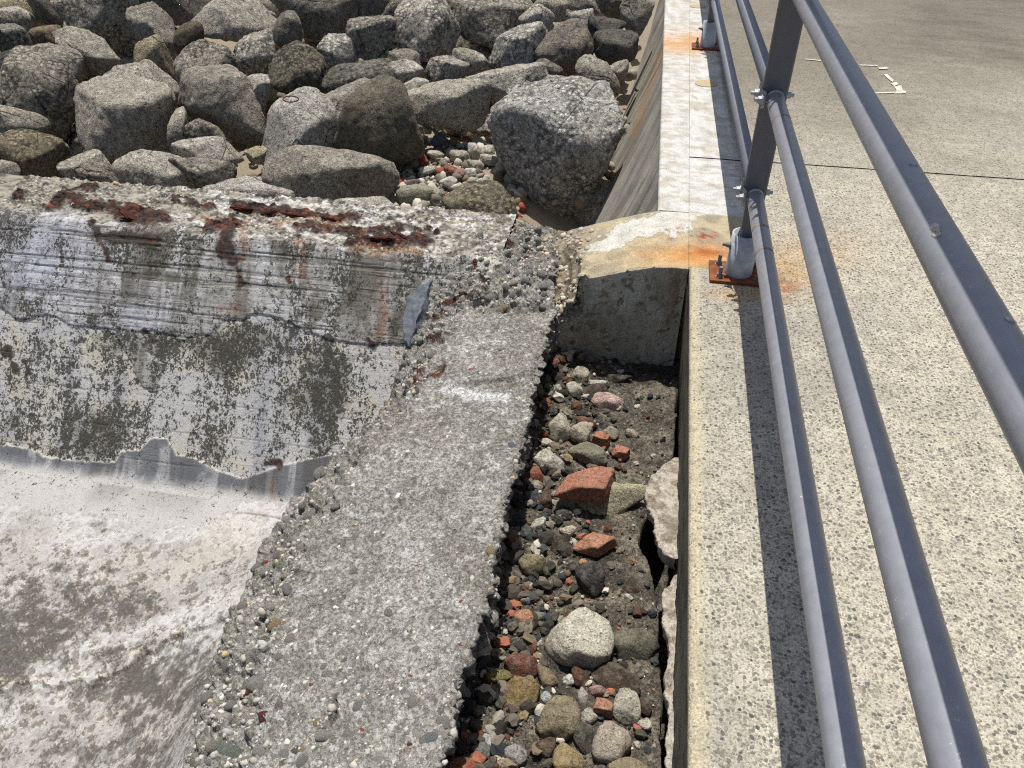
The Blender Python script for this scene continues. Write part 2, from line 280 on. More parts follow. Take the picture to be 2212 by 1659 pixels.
# ------------------------------------------------------------------ walkway
EX = 0.207                                      # seaward edge of the near walkway
xp = np.concatenate([[.30, .245, .232, .224], np.full(6, .217)+np.linspace(.004, -.006, 6), [.210, .2125, .217, .224, .233], np.linspace(.25, .70, 26), np.linspace(.73, 1.6, 24), np.linspace(1.68, 7.5, 40)])
zp = np.concatenate([[-1.0, -.60, -.42, -.345], np.linspace(-.32, -.03, 6), [-.018, -.009, -.004, -.001, 0], np.zeros(26+24+40)])
def walk_panel(y0, y1, n):
    ys = np.linspace(y0, y1, n); P = np.zeros((n, len(xp), 3)); P[..., 0] = xp; P[..., 1] = ys[:, None]; P[..., 2] = zp
    fr_ = ys > 2.868; k_ = np.arange(10, 15); P[np.ix_(fr_, k_, [2])] = 0; P[np.ix_(fr_, k_, [0])] = np.linspace(.2068, .232, 5)[None, :, None]
    e_ = 4.0885; P[..., 1] += np.where((np.abs(ys-e_) < .012)[:, None], .006*(fbm(np.stack([P[..., 0]*14, 0*P[..., 0], 0*P[..., 0]], -1), 1, 4, 17)-.5), 0)
    P[..., 2] += np.where(zp > -.02, .0035*(fbm(P, 3, 3, 5)-.5), 0)*ss(.22, .4, P[..., 0]); P[..., 0] += np.where(zp < -.3, .02*(fbm(P, 14, 3, 6)-.5), 0)
    px, py = plan(P); q = fbm(P, 1.6, 5, 8); q2 = fbm(P, 7, 4, 9); c = np.zeros(P.shape)+S(174, 167, 149)
    c = mix(c, S(158, 152, 138), ss(.4, .7, q)); c = mix(c, S(186, 179, 160), ss(.45, .75, q2)*.6)
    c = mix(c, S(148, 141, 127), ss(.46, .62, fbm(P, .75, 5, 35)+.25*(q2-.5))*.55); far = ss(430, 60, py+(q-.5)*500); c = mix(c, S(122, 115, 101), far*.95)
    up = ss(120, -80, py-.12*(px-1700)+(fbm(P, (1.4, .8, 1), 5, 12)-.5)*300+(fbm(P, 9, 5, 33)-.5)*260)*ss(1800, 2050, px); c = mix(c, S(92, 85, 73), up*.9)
    c = mix(c, S(116, 109, 96), ss(.56, .72, fbm(P, (.9, 1.6, 1), 4, 31)+.5*(fbm(P, 11, 4, 34)-.5))*ss(330, 150, py)*.7)
    st = .75*blob(px, py, 1690, 590, 70, 48)+blob(px, py, 1600, 636, 60, 16)+.4*blob(px, py, 1770, 545, 100, 45); q3 = fbm(P, 30, 4, 32); c = mix(c, S(182, 142, 88), np.clip(st*1.0*(.2+1.3*(q2*.5+q3*.5-.1)), 0, .7))
    c = mix(c, S(140, 82, 42), np.clip(blob(px, py, 1680, 622, 46, 22)*ss(.38, .6, q3)*1.1, 0, .8))
    far_ = P[..., 1] > 2.868
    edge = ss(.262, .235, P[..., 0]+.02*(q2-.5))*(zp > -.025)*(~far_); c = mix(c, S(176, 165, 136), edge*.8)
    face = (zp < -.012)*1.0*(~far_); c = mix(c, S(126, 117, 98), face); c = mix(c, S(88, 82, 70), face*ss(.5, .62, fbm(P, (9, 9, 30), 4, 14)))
    side_ = ss(.49, .46, P[..., 0]+.019*(P[..., 1]-2.9)+.02*(q2-.5)); cap = far_*(P[..., 1] < 3.392)*side_; strip = (P[..., 1] >= 3.392)*side_
    c = mix(c, capcol(P, px, py), cap); c = mix(c, stripcol(P, px, py), strip)
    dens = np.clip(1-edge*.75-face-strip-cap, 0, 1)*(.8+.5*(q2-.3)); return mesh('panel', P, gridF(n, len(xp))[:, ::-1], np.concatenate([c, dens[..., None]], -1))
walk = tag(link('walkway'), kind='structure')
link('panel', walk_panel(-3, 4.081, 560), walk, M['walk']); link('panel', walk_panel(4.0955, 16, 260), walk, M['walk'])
bm = bmesh.new(); bbox(bm, .32, 7.4, -2.9, 15.9, -1.5, -.16); bmobj('sub_base', bm, M['ground'], walk)
def flatmark(name, pts, z, mat, parent, th=.0025):
    bm = bmesh.new(); vs = [bm.verts.new((*on(x, y, 0)[:2], z)) for x, y in pts]; f = bm.faces.new(vs)
    if f.normal.z < 0 or True: bmesh.ops.recalc_face_normals(bm, faces=bm.faces)
    r = bmesh.ops.extrude_face_region(bm, geom=list(bm.faces)); bmesh.ops.translate(bm, vec=(0, 0, th), verts=[v for v in r['geom'] if isinstance(v, bmesh.types.BMVert)])
    bmesh.ops.recalc_face_normals(bm, faces=bm.faces); return bmobj(name, bm, mat, parent)
for pts in ([(990, 331), (1080, 340), (1078, 344), (990, 335)], [(1290, 364), (1395, 367), (1392, 372), (1300, 369)], [(1398, 380), (1440, 378), (1460, 384), (1440, 390), (1402, 388)],
            [(1428, 420), (1448, 418), (1484, 450), (1478, 462), (1456, 446)], [(1466, 468), (1500, 462), (1512, 474), (1486, 484)], [(1484, 486), (1526, 480), (1532, 504), (1556, 516), (1550, 524), (1490, 526), (1500, 506)],
            [(1370, 520), (1488, 516), (1488, 523), (1372, 526)]):
    flatmark('paint_mark', r3(pts), .0035, M['white'], walk, .002)

# ------------------------------------------------------------------ far seawall: battered face below the far walkway
ysw = np.concatenate([np.linspace(3.395, 7, 150), np.linspace(7.1, 16, 40)]); u = np.linspace(0, 1, 70)
P = np.zeros((len(ysw), 70+14, 3)); bend = -.019*(ysw-2.9)
top = np.stack([np.linspace(.206, .083, 10), np.zeros(10)], -1); rnd = np.stack([[.080, .076, .0735, .0725], [-.002, -.006, -.012, -.02]], -1)
prof = np.concatenate([top, rnd, np.stack([.0725-.50*u**1.12, -.024-1.15*u], -1)])
P[..., 0] = prof[:, 0]; P[..., 1] = ysw[:, None]; P[..., 2] = prof[:, 1]
P[:, 4:, 0] += bend[:, None]; P[:, 1:4, 0] += bend[:, None]*np.array([.25, .5, .75]); P[..., 0] += np.where(P[..., 2] < -.02, .012*(fbm(P, 3, 4, 21)-.5), 0)
px, py = plan(P); isf = P[..., 2] < -.012
c = stripcol(P, px, py)
q = fbm(P, (1.2, 5, 1.2), 5, 22); fc = mix(np.zeros(P.shape)+S(150, 145, 132), S(122, 118, 108), ss(.4, .62, q)); fc = mix(fc, S(172, 160, 132), ss(.58, .72, fbm(P, (.8, 9, .8), 4, 23))*.7)
fc = mix(fc, S(170, 120, 66), np.clip(pdist(px, py, [(1438, 95), (1400, 200), (1370, 290)])*-.08+1, 0, 1)*.5); fc = mix(fc, S(84, 80, 72), ss(.6, .75, fbm(P, (2, 12, 2), 4, 24))*.7)
c = np.where(isf[..., None], fc, c)
sea = link('sea_wall', mesh('sea_wall', P, gridF(*P.shape[:2])[:, ::1], np.concatenate([c, 0*c[..., :1]], -1)), mat=M['walk'])
tag(sea, 'battered grey concrete sea wall with white flat top under the far railing', 'sea wall')
for (cx_, cy_, rr) in ((1526, 181, .075), (1508, 14, .075)):
    p = on(cx_, cy_, 0); bm = bmesh.new(); bcyl(bm, (p[0], p[1], -.03), (p[0], p[1], .004), rr, 32); bmobj('mortar_plug', bm, M['plug'], sea)

# ------------------------------------------------------------------ end block capping the trench
BY = 2.862
fx = np.array([-.47, -.35, -.30, -.255, -.242, -.235, -.16, -.055, .063, .137, .206]); tz = np.array([-.36, -.29, -.26, -.215, -.12, -.088, -.075, -.041, -.008, 0, 0])
xb = np.linspace(-.47, .206, 150); nt_ = 100; nf = 90
yb = BY+.004+np.linspace(0, .525, nt_)
Xt, Yt = np.meshgrid(xb, yb, indexing='ij'); fr = (Yt-BY)/.53
ztop = np.interp(xb, [-.47, -.287, -.124, -.02, .075, .204], [-.178, -.118, -.06, -.026, -.002, .0])[:, None]+np.zeros_like(fr)
chew = np.interp(xb, fx, tz)[:, None]; wd_ = np.interp(xb, [-.47, -.30, -.24, -.20, .206], [.75, .6, .4, .3, .3])[:, None]; ztop = chew+(ztop-chew)*ss(0, 1, fr/wd_)
rough = ss(-.19, -.26, Xt+.05*(fr-.3)*3)
Pt = np.stack([Xt, Yt, ztop], -1); Pt[..., 2] += .007*(fbm(Pt, 9, 4, 40)-.5)*ss(.1, .0, Xt)+rough*(.08*(fbm(Pt, 16, 4, 41)-.5)+.03*(fbm(Pt, 60, 3, 39)-.5))-np.minimum(ss(.003, 0, Yt-BY-.004)*.004, .004)
zf = np.linspace(0, 1, nf); Zf = Pt[:, 0, 2][:, None]*(1-zf)-.62*zf
Pf = np.stack([np.repeat(xb[:, None], nf, 1), np.full((150, nf), BY), Zf], -1)
Pf[..., 1] += .006*(fbm(Pf, 12, 4, 42)-.5)+.005*ss(.66, .75, fbm(Pf, 45, 2, 43))+ss(-.20, -.26, Pf[..., 0])*ss(-.32, -.2, Pf[..., 2])*.08*fbm(Pf, 22, 4, 44)
back = Pt[:, -1:, :].copy(); back = np.concatenate([back+np.array([0, .002, -.25*k]) for k in (.02, 1, 3)], 1)
P = np.concatenate([Pf[:, ::-1], Pt, back], 1)
px, py = plan(P); c = capcol(P, px, py)
isf = P[..., 1] < BY+.003; fcol = mix(np.zeros(P.shape)+S(206, 198, 176), S(184, 176, 154), ss(.4, .65, fbm(P, (8, 8, 5), 5, 50))); fcol = mix(fcol, S(150, 141, 118), ss(.55, .68, fbm(P, (40, 40, 12), 4, 55))*.3)  # front face colour lifted to stand in for bounce light
fcol = mix(fcol, S(150, 104, 60), .5*ss(.5, .66, fbm(P, (20, 20, 3), 3, 51))*ss(.1, .18, P[..., 0])); c = np.where(isf[..., None], fcol, c)
c = mix(c, mix(np.zeros(P.shape)+S(146, 133, 112), S(104, 94, 78), ss(.45, .6, fbm(P, 40, 4, 38))), ss(-.20, -.29, P[..., 0]+.04*(fbm(P, 25, 3, 37)-.5))*(P[..., 1] > BY+.003))
blk = link('concrete_block', mesh('concrete_block', P, gridF(*P.shape[:2])[:, ::1], np.concatenate([c, 0*c[..., :1]], -1)), mat=M['walk'])
tag(blk, 'cream and rust stained concrete block closing the far end of the trench', 'concrete block')

# ------------------------------------------------------------------ cross wall (groyne) on the left
WB, WT = np.array([2.29, -1.10]), np.array([3.035, -.155])   # foot and top of the face: (Y, Z)
xw = np.concatenate([np.linspace(-6, -3.35, 40)[:-1], np.linspace(-3.35, -.62, 540)])
L = np.hypot(*(WT-WB)); sd = (WT-WB)/L; nd = np.array([-sd[1], sd[0]])    # outward normal (Y,Z)
fil = [WB+np.array([-.20, -.008])+np.array([.03*k, .0]) for k in range(4)]
s_ = np.linspace(.052, L-.02, 270); face = WB+s_[:, None]*sd
bez = lambda a, b, c_, n: np.array([(1-t)**2*a+2*t*(1-t)*b+t*t*c_ for t in np.linspace(0, 1, n)])
filr = bez(WB+np.array([-.055, -.002]), WB, WB+.05*sd, 20)
rim = bez(WT-.018*sd, WT+.02*sd, WT+np.array([.035, .014]), 10)
topp = np.array([WT+np.array([.04+.40*t, .014+.02*t]) for t in np.linspace(0, 1, 80)]); bk = np.array([WT+np.array([.445+.02*k, .034-.3*k]) for k in (.1, 1, 2, 4)])
pr = np.concatenate([np.array([WB+np.array([-.35, -.03]), WB+np.array([-.2, -.008])]), filr, face[1:], rim, topp, bk])
P = np.zeros((len(xw), len(pr), 3)); P[..., 0] = xw[:, None]; P[..., 1] = pr[:, 0]; P[..., 2] = pr[:, 1]
N = gnormal(P); N *= np.sign((N@np.array([0, -.7, .7])))[..., None]
px, py = plan(P); sarc = np.concatenate([[0], np.cumsum(np.hypot(*np.diff(pr, axis=0).T))])[None]+0*px
G = np.stack([P[..., 0], sarc, 0*sarc], -1)
n1 = fbm(G, 14, 4, 60); n2 = fbm(G, 14, 4, 61); n3 = fbm(G, 60, 3, 58); n4 = fbm(G, 60, 3, 59); wx = px+30*(n1-.5)+16*(n3-.5); wy = py+30*(n2-.5)+16*(n4-.5)
bound = r4([(-60, 690), (0, 690), (100, 750), (240, 720), (300, 735), (360, 780), (560, 800), (600, 850), (650, 960), (715, 1080), (790, 1115), (815, 1000), (760, 940), (715, 880), (705, 820), (760, 800), (900, 840), (1050, 820), (1110, 750), (1220, 740), (1270, 710), (1380, 740), (1500, 790), (1600, 830), (1680, 850), (1850, 890), (2000, 870), (2300, 880)])
upper = pmask(wx*.6+px*.4, wy*.6+py*.4, [(-400, 100), (-400, 664)]+bound+[(1100, 100)], 1.6)
low = r4([(-60, 1365), (0, 1370), (70, 1385), (160, 1390), (230, 1440), (580, 1462), (610, 1410), (700, 1400), (760, 1340), (830, 1345), (880, 1420), (960, 1440), (1060, 1490), (1200, 1540), (1300, 1510), (1500, 1450), (1680, 1420), (2100, 1400)])
lower = pmask(wx*.35+px*.65, wy*.35+py*.65, [(-400, 1900), (-400, 960)]+low+[(1200, 1900)], 2)
onface = ss(.2, .3, sarc)*ss(sarc[0, -1]-.62, sarc[0, -1]-.55, sarc*-1+0)if False else (np.arange(len(pr)) < len(pr)-len(bk)-len(topp))[None]*np.ones_like(px)
istop = 1-onface
grain = fbm(G, (2.2, 75, 1), 4, 62)                                        # board grain: long horizontal lines
lines = ss(.60, .68, fbm(G+.006*(n1[..., None]-.5), (1.1, 46, 1), 3, 63))
topedge = 447+.113*px+18*(fbm(G, 5, 4, 64)-.5)*2                     # broken band along the crest (plan measure)
broken = ss(12, -14, py-topedge-18*(fbm(G, 20, 4, 65)-.5)*2)
disp = upper*.006+lower*.006-.003*lines*upper*(1-broken)+.003*(grain-.5)*upper+.006*(fbm(G, 5, 4, 66)-.5)
disp = disp*(1-broken)+broken*(.045*(fbm(G, 17, 5, 67)-.5)+.022*(fbm(G, 60, 3, 68)-.5)-.004)
boards = np.zeros_like(px)
for k, s0 in enumerate((.30, .45, .60, .75, .90, 1.05)):
    boards = np.maximum(boards, ss(.004, .0015, np.abs(sarc-s0-.012*(fbm(G[..., :1]*np.array([1, 0, 0.])+k, 1.3, 3, 69)-.5)*4))*ss(.42, .5, fbm(G, (2.5, .1, 1), 3, 70+k)))
boards *= .45; disp -= boards*.004*(1-broken)
P += N*disp[..., None]
# colour
V = np.stack([P[..., 0]*1.0, sarc*.12, 0*sarc], -1)
vs1 = fbm(V, (9, 9, 1), 4, 80); vs2 = fbm(V, (26, 16, 1), 4, 81)           # runs down the face
c = np.zeros(P.shape)+S(172, 169, 163); c = mix(c, S(206, 205, 202), ss(.48, .66, vs1)*.8); c = mix(c, S(112, 108, 100), ss(.5, .68, vs2)*.75)
c = mix(c, S(96, 90, 78), ss(.55, .68, fbm(G, (6, 4, 1), 5, 82))*.75); c = mix(c, S(204, 206, 216), blob(px, py, 90, 560, 110, 110)*.7+.6*blob(px, py, 290, 690, 70, 40))
c = mix(c, S(90, 84, 72), lines*.35); c = mix(c, S(78, 70, 58), ss(.60, .70, fbm(G, 55, 3, 83))*.55)
lc = np.zeros(P.shape)+S(196, 193, 188); lc = mix(lc, S(204, 196, 172), ss(.5, .64, fbm(G, 7, 4, 84))*.6); lc = mix(lc, S(150, 152, 160), ss(.5, .7, vs1)*.6)
big = np.clip(.85*blob(px, py, 300, 740, 150, 60)+1.0*blob(px, py, 205, 935, 110, 85)+.9*blob(px, py, 720, 830, 70, 120)+.8*blob(px, py, 550, 730, 110, 60)+.7*blob(px, py, 480, 800, 60, 60)+.6*blob(px, py, 60, 790, 90, 60)+.6*blob(px, py, 30, 930, 60, 80)+.8*blob(px, py, 460, 960, 40, 60)+.5*blob(px, py, 640, 880, 60, 80), 0, 1.1)
sp = fbm(G, (34, 26, 1), 4, 85); lich = np.clip(.30+.58*big+1.0*(sp-.5)+.55*(vs2-.5)+.5*(vs1-.5), 0, 1.1)*(1-upper)+upper*np.clip(.22+.45*ss(.45, .65, fbm(G, (7, 5, 1), 4, 86)), 0, 1)
solid = ss(.55, .85, big+.5*(fbm(G, 16, 4, 87)-.5)); lc = mix(lc, S(104, 101, 90), solid*.6)
c = c*upper[..., None]+lc*(1-upper[..., None]); c = mix(c, S(70, 66, 60), ss(2.6, .4, pdist(wx*.6+px*.4, wy*.6+py*.4, bound))*.22*(1-broken)*ss(.45, .6, n1))  # dark line under the upper render: its edge shadow put into the colour
bc = np.zeros(P.shape)+S(118, 119, 121); bc = mix(bc, S(192, 190, 188), ss(.48, .62, vs2)*.65*ss(.35, .6, fbm(G, 12, 4, 56))); bc = mix(bc, S(84, 82, 78), ss(.50, .64, vs1)*.6); bc = mix(bc, S(168, 165, 160), ss(988, 1014, py-.12*px+26*(fbm(G, 10, 4, 57)-.5)))
c = c*(1-lower[..., None])+bc*lower[..., None]; c = mix(c, S(200, 194, 180), ss(3.2, .6, pdist(wx*.35+px*.65, wy*.35+py*.65, low))*.6*ss(.38, .52, n2))  # pale line paints the sunlit upper edge of the lower ledge
c = mix(c, S(58, 52, 46), boards*.7)
tc = np.zeros(P.shape)+S(156, 150, 136); tc = mix(tc, S(200, 197, 188), ss(.5, .60, fbm(G, (10, 30, 1), 4, 88))*ss(250, 420, px)); tc = mix(tc, S(84, 78, 66), ss(.52, .62, fbm(G, 40, 4, 89))*.8); c = c*(1-broken[..., None])+tc*broken[..., None]
# rust
rn = fbm(G, (18, 34, 1), 5, 90); rmask = np.zeros_like(px)
for pts, wd in ((r4([(250, 190), (330, 130), (420, 180), (560, 190), (700, 215), (830, 240)]), 14), (r4([(320, 110), (470, 90)]), 8), (r4([(600, 230), (760, 250)]), 18), (r4([(540, 340), (640, 330), (770, 360)]), 16), (r4([(1160, 180), (1300, 200), (1480, 215), (1700, 240), (1780, 245)]), 9), (r4([(870, 150), (930, 160), (1060, 190)]), 6),
                (r4([(1480, 285), (1700, 300), (1900, 330), (2130, 350)]), 9), (r4([(1760, 360), (1960, 350), (2120, 370)]), 12), (r4([(1060, 290), (1150, 280), (1120, 380), (1170, 460)]), 20), (r4([(1090, 400), (1110, 440)]), 8), (r4([(1170, 440), (1205, 570)]), 9), (r4([(460, 250), (500, 340), (545, 440)]), 7), (r4([(730, 800), (765, 850)]), 7), (r4([(30, 890), (80, 1000)]), 8), (r4([(120, 950), (150, 1010)]), 5), (r4([(1840, 840), (1870, 890)]), 6), (r4([(570, 640), (575, 665)]), 4), (r4([(1440, 540), (1445, 550)]), 4), (r4([(1290, 120), (1400, 140)]), 3), (r4([(1330, 1470), (1390, 1475)]), 7), (r4([(80, 125), (110, 125)]), 7), (r4([(1850, 290), (2180, 300)]), 5)):
    d = pdist(px, py, pts); rmask = np.maximum(rmask, ss(wd*1.25, wd*.6, d+30*(rn-.5)))
orr = np.zeros_like(px)
for pts, wd in ((r4([(560, 180), (690, 215)]), 10), (r4([(1200, 220), (1500, 235), (1700, 260)]), 12), (r4([(1780, 390), (2100, 400)]), 22), (r4([(1490, 350), (1500, 470), (1530, 620)]), 14), (r4([(1910, 560), (1920, 720), (1900, 830)]), 16), (r4([(1200, 280), (1230, 400)]), 12), (r4([(1110, 690), (1190, 680)]), 12), (r4([(1360, 1570), (1365, 1640)]), 4), (r4([(1270, 1560), (1275, 1600)]), 3), (r4([(1000, 250), (1400, 270)]), 10)):
    d = pdist(px, py, pts); orr = np.maximum(orr, ss(wd*1.5, 0, d+26*(fbm(G, 24, 4, 91)-.5)))
c = mix(c, S(146, 92, 48), orr*.6*ss(.3, .55, fbm(G, (30, 14, 1), 4, 93))); c = mix(c, S(50, 28, 24), rmask*.95); c = mix(c, S(136, 70, 34), rmask*ss(.58, .70, fbm(G, 40, 4, 92))*.6)
P += N*(rmask*(.006+.022*broken)*(fbm(G, 36, 4, 94)))[..., None]
wall = link('cross_wall', mesh('cross_wall', P, gridF(*P.shape[:2])[:, ::1], c, msk=np.stack([upper, lich*(1-broken)*(1-lower)+lower*.12, 1-broken], -1)), mat=M['wall'])
tag(wall, 'sloping white and grey weathered concrete wall with rusted broken crest', 'concrete wall')

# ------------------------------------------------------------------ apron at the foot of the wall
def zap(X, Y):
    amp = np.interp(Y, [0, .9, 1.3, 1.9, 2.3], [.66, .66, .58, .35, .18]); t = np.clip((X+1.95)/.93, 0, 1.0); return -1.108+amp*t**2.4
xa = np.concatenate([np.linspace(-6.0, -3.15, 60)[:-1], np.linspace(-3.15, -1.0, 440)]); ya = np.concatenate([np.linspace(-1.2, .55, 40)[:-1], np.linspace(.55, 2.26, 350)]); Xa, Ya = np.meshgrid(xa, ya, indexing='ij')
P = np.stack([Xa, Ya, zap(Xa, Ya)], -1); px, py = plan(P); n1 = fbm(P, 9, 4, 100); wx = px+60*(n1-.5); wy = py+60*(fbm(P, 9, 4, 101)-.5)
q = fbm(P, 3.2, 5, 102); dk = np.clip(1.0*blob(wx, wy, 240, 1290, 170, 70)+.9*blob(wx, wy, 90, 1380, 120, 70)+1.0*blob(wx, wy, 330, 1480, 110, 75)+.9*blob(wx, wy, 20, 1440, 50, 60)+.6*blob(wx, wy, 300, 1620, 150, 60)+.5*blob(wx, wy, 60, 1640, 120, 40), 0, 1)+.20*ss(1180, 1420, wy-.12*wx)
c = mix(np.zeros(P.shape)+S(160, 157, 151), S(178, 176, 172), ss(.42, .6, q)); c = mix(c, S(140, 136, 130), ss(.5, .62, fbm(P, 46, 4, 118))*.5); c = mix(c, S(180, 173, 156), ss(.52, .66, fbm(P, 6, 4, 113))*.3*ss(1060, 1140, py)*ss(60, 260, px))
f22 = fbm(P, 22, 5, 104); f55 = fbm(P, 75, 4, 105, .6); dd = dk*.92+1.5*(f22-.5)+1.1*(fbm(P, 7, 4, 110)-.5)+.9*(f55-.5)
c = mix(c, S(142, 137, 130), ss(.28, .5, dd)*.7); c = mix(c, S(110, 107, 102), ss(.55, .68, dd)*.75); c = mix(c, S(74, 71, 66), ss(.8, 1.0, dd)*.75)
low_ = ss(1060, 1200, py-.1*px); spot = ss(.61, .65, fbm(P, 34, 4, 106)); c = mix(c, S(98, 88, 78), spot*.7*low_); c = mix(c, S(206, 198, 180), (ss(.575, .60, fbm(P, 34, 4, 106))-spot)*.45*low_)
rid = np.abs(fbm(P+.03*(n1[..., None]-.5), 9, 4, 114)-.5); vein = ss(.012, .003, rid)*ss(.45, .6, fbm(P, 4, 3, 115)); c = mix(c, S(74, 66, 56), vein*.8*low_)
adn = np.clip(.10+.45*ss(.25, .9, dd), 0, 1)*low_
nA, nB = fbm(P, 20, 4, 107), fbm(P, 20, 4, 116); ridge = r8([(-480, 1090), (0, 1060), (60, 1040), (170, 950), (290, 890), (400, 830), (560, 780), (690, 735)]); rxx, ryy = px+46*(nA-.5)+16*(f55-.5), py+46*(nB-.5)+16*(f22-.5); dr = pdist(rxx, ryy, ridge)
below = inpoly(rxx, ryy, ridge+[(1200, 1400), (1200, 2600), (-900, 2600), (-900, 1480)])
patch = pmask(wx, wy, r8([(90, 1150), (110, 1060), (200, 960), (330, 890), (520, 880), (540, 980), (440, 1080), (410, 1180), (260, 1220)]), 8)
c = mix(c, S(84, 81, 75), patch*.75*ss(.3, .55, f22*.6+f55*.4)); c = mix(c, S(204, 194, 172), ss(13, 2, dr)*.75*(~below)*ss(.42, .58, nB)); c = mix(c, S(54, 47, 41), ss(2.0, .5, dr)*.6*ss(.4, .5, nA))
crack = pdist(px+10*(n1-.5), py+10*(q-.5), r8([(-480, 110), (0, 140), (330, 165), (700, 215), (990, 245)])); c = mix(c, S(120, 104, 90), ss(3, .5, crack)*.7)
P[..., 2] += -.016*below*ss(0, 3, dr)-.005*vein-.004*spot*low_-.006*patch+.012*(q-.5)+.010*(fbm(P, 26, 4, 109)-.5)+.005*(fbm(P, 70, 3, 112)-.5)-.004*ss(3, .5, crack)+.010*ss(-.9, -1.25, -P[..., 0]*-1)*0
apron = link('apron', mesh('apron', P, gridF(*P.shape[:2])[:, ::-1], c, msk=np.stack([0*px, adn, 0*px], -1)), mat=M['apron']); tag(apron, kind='structure')

# ------------------------------------------------------------------ broken concrete slab between apron and trench
outp = [on(x, y, z) for x, y, z in ((300, 2000, -.46), (360, 1760, -.46), (400, 1659, -.46), (440, 1500, -.46), (500, 1330, -.46), (575, 1160, -.46), (640, 1085, -.46), (735, 990, -.44), (850, 850, -.42), (872, 740, -.40), (925, 590, -.30))]
inp_ = [on(x, y, z) for x, y, z in ((420, 2000, -.32), (500, 1760, -.32), (540, 1600, -.32), (575, 1430, -.32), (650, 1240, -.31), (720, 1080, -.30), (800, 960, -.28), (905, 850, -.27), (950, 760, -.26), (1000, 680, -.24), (1010, 580, -.20))]
op = np.array(sorted([tuple(p) for p in outp], key=lambda p: p[1])); ip = np.array(sorted([tuple(p) for p in inp_], key=lambda p: p[1]))
yr = np.concatenate([np.linspace(-1.2, .3, 40)[:-1], np.linspace(.3, 3.42, 600)])
Xo = np.interp(yr, op[:, 1], op[:, 0]); Zo = np.interp(yr, op[:, 1], op[:, 2]); Xi = np.interp(yr, ip[:, 1], ip[:, 0]); Zi = np.interp(yr, ip[:, 1], ip[:, 2])
Xi = np.maximum(Xi, Xo+.05); jr = lambda s, sc, a: a*(fbm(np.stack([yr*sc, 0*yr, 0*yr], -1), 1, 4, s)-.5)
Xr = -.318+jr(120, 6, .05)+jr(121, 26, .035)+np.interp(yr, [2.2, 2.35, 2.6, 2.75], [0, -.02, -.015, 0])+np.interp(yr, [2.62, 2.76, 2.9], [0, .0, -.05])
Xo += jr(122, 9, .05); Xi += jr(123, 8, .10)
Zr = np.full_like(yr, -.205)
rise = ss(2.70, 2.95, yr); Zi = Zi*(1-rise)+(-.165)*rise; Zr = Zr*(1-rise)+(-.17)*rise; Xi = Xi*(1-rise)+np.minimum(Xi, -.72)*rise
n_dn, n_sh, n_tp, n_sd, n_un = 14, 46, 130, 40, 12
P = np.zeros((len(yr), n_dn+n_sh+n_tp+n_sd+n_un, 3)); P[..., 1] = yr[:, None]
def lerp(a, b, t): return a[:, None]*(1-t)+b[:, None]*t
t = np.linspace(0, 1, n_dn, endpoint=False); P[:, :n_dn, 0] = lerp(Xo-.16, Xo, t); P[:, :n_dn, 2] = lerp(Zo-.78, Zo, t)
t = np.linspace(0, 1, n_sh, endpoint=False); a = n_dn; P[:, a:a+n_sh, 0] = lerp(Xo, Xi, t); P[:, a:a+n_sh, 2] = lerp(Zo, Zi, t**.8)
t = np.linspace(0, 1, n_tp, endpoint=False); a += n_sh; P[:, a:a+n_tp, 0] = lerp(Xi, Xr, t); P[:, a:a+n_tp, 2] = lerp(Zi, Zr, t)
t = np.linspace(0, 1, n_sd, endpoint=False); a += n_tp; P[:, a:a+n_sd, 0] = lerp(Xr, Xr-.03, t)+.02*np.sin(t*3.1)*jr(124, 18, 3)[:, None]; P[:, a:a+n_sd, 2] = lerp(Zr, Zr-.17, t)
t = np.linspace(0, 1, n_un); a += n_sd; P[:, a:, 0] = lerp(Xr-.03, Xr-.26, t); P[:, a:, 2] = lerp(Zr-.17, Zr-.36, t)
N = gnormal(P); N *= np.where((N[..., 2] < 0) & (np.arange(P.shape[1]) < a-4), -1, 1)[..., None]
px, py = plan(P); idx = np.arange(P.shape[1])[None]+0*px
sh = ss(n_dn-2, n_dn+4, idx)*ss(n_dn+n_sh+10, n_dn+n_sh-6, idx); side = ss(n_dn+n_sh+n_tp-8, n_dn+n_sh+n_tp+2, idx)*1.0
lump = np.repeat(ss(2.66, 2.80, yr)[:, None], P.shape[1], 1)*ss(n_dn, n_dn+8, idx); lump = np.clip(lump+pmask(px, py, [(930, 540), (1000, 660), (900, 840), (760, 1010), (650, 1180), (580, 1200), (720, 980), (850, 820)], 12), 0, 1)*(1-side)
rgh = np.clip(np.maximum(np.maximum(sh, side), lump), 0, 1)
f1 = fbm(P, 11, 4, 130); f2 = fbm(P, 38, 4, 131); f3 = fbm(P, 95, 3, 132)
disp = .014*(f1-.5)+.005*(f2-.5)+.004*(f3-.5)+rgh*(.075*(f1-.5)+.050*(f2-.5)+.014*(f3-.5))+.035*lump*ss(2.75, 3.0, P[..., 1])*(fbm(P, 6, 3, 133)-.3)
for line, dp in ((r5([(380, 1110), (500, 1060), (640, 1055), (760, 1040)]), .006), (r8([(1210, 1140), (1225, 1200), (1160, 1300)]), .03)):
    disp -= dp*ss(5, 1, pdist(px+14*(f2-.5), py+14*(f1-.5), line))
step = pmask(px+10*(f1-.5), py+10*(f2-.5), r5([(380, 700), (520, 660), (760, 680), (900, 760), (950, 830), (860, 990), (740, 1040), (520, 1060), (380, 1090), (360, 900)]), 4); disp += .012*step*(1-side)
P += N*disp[..., None]
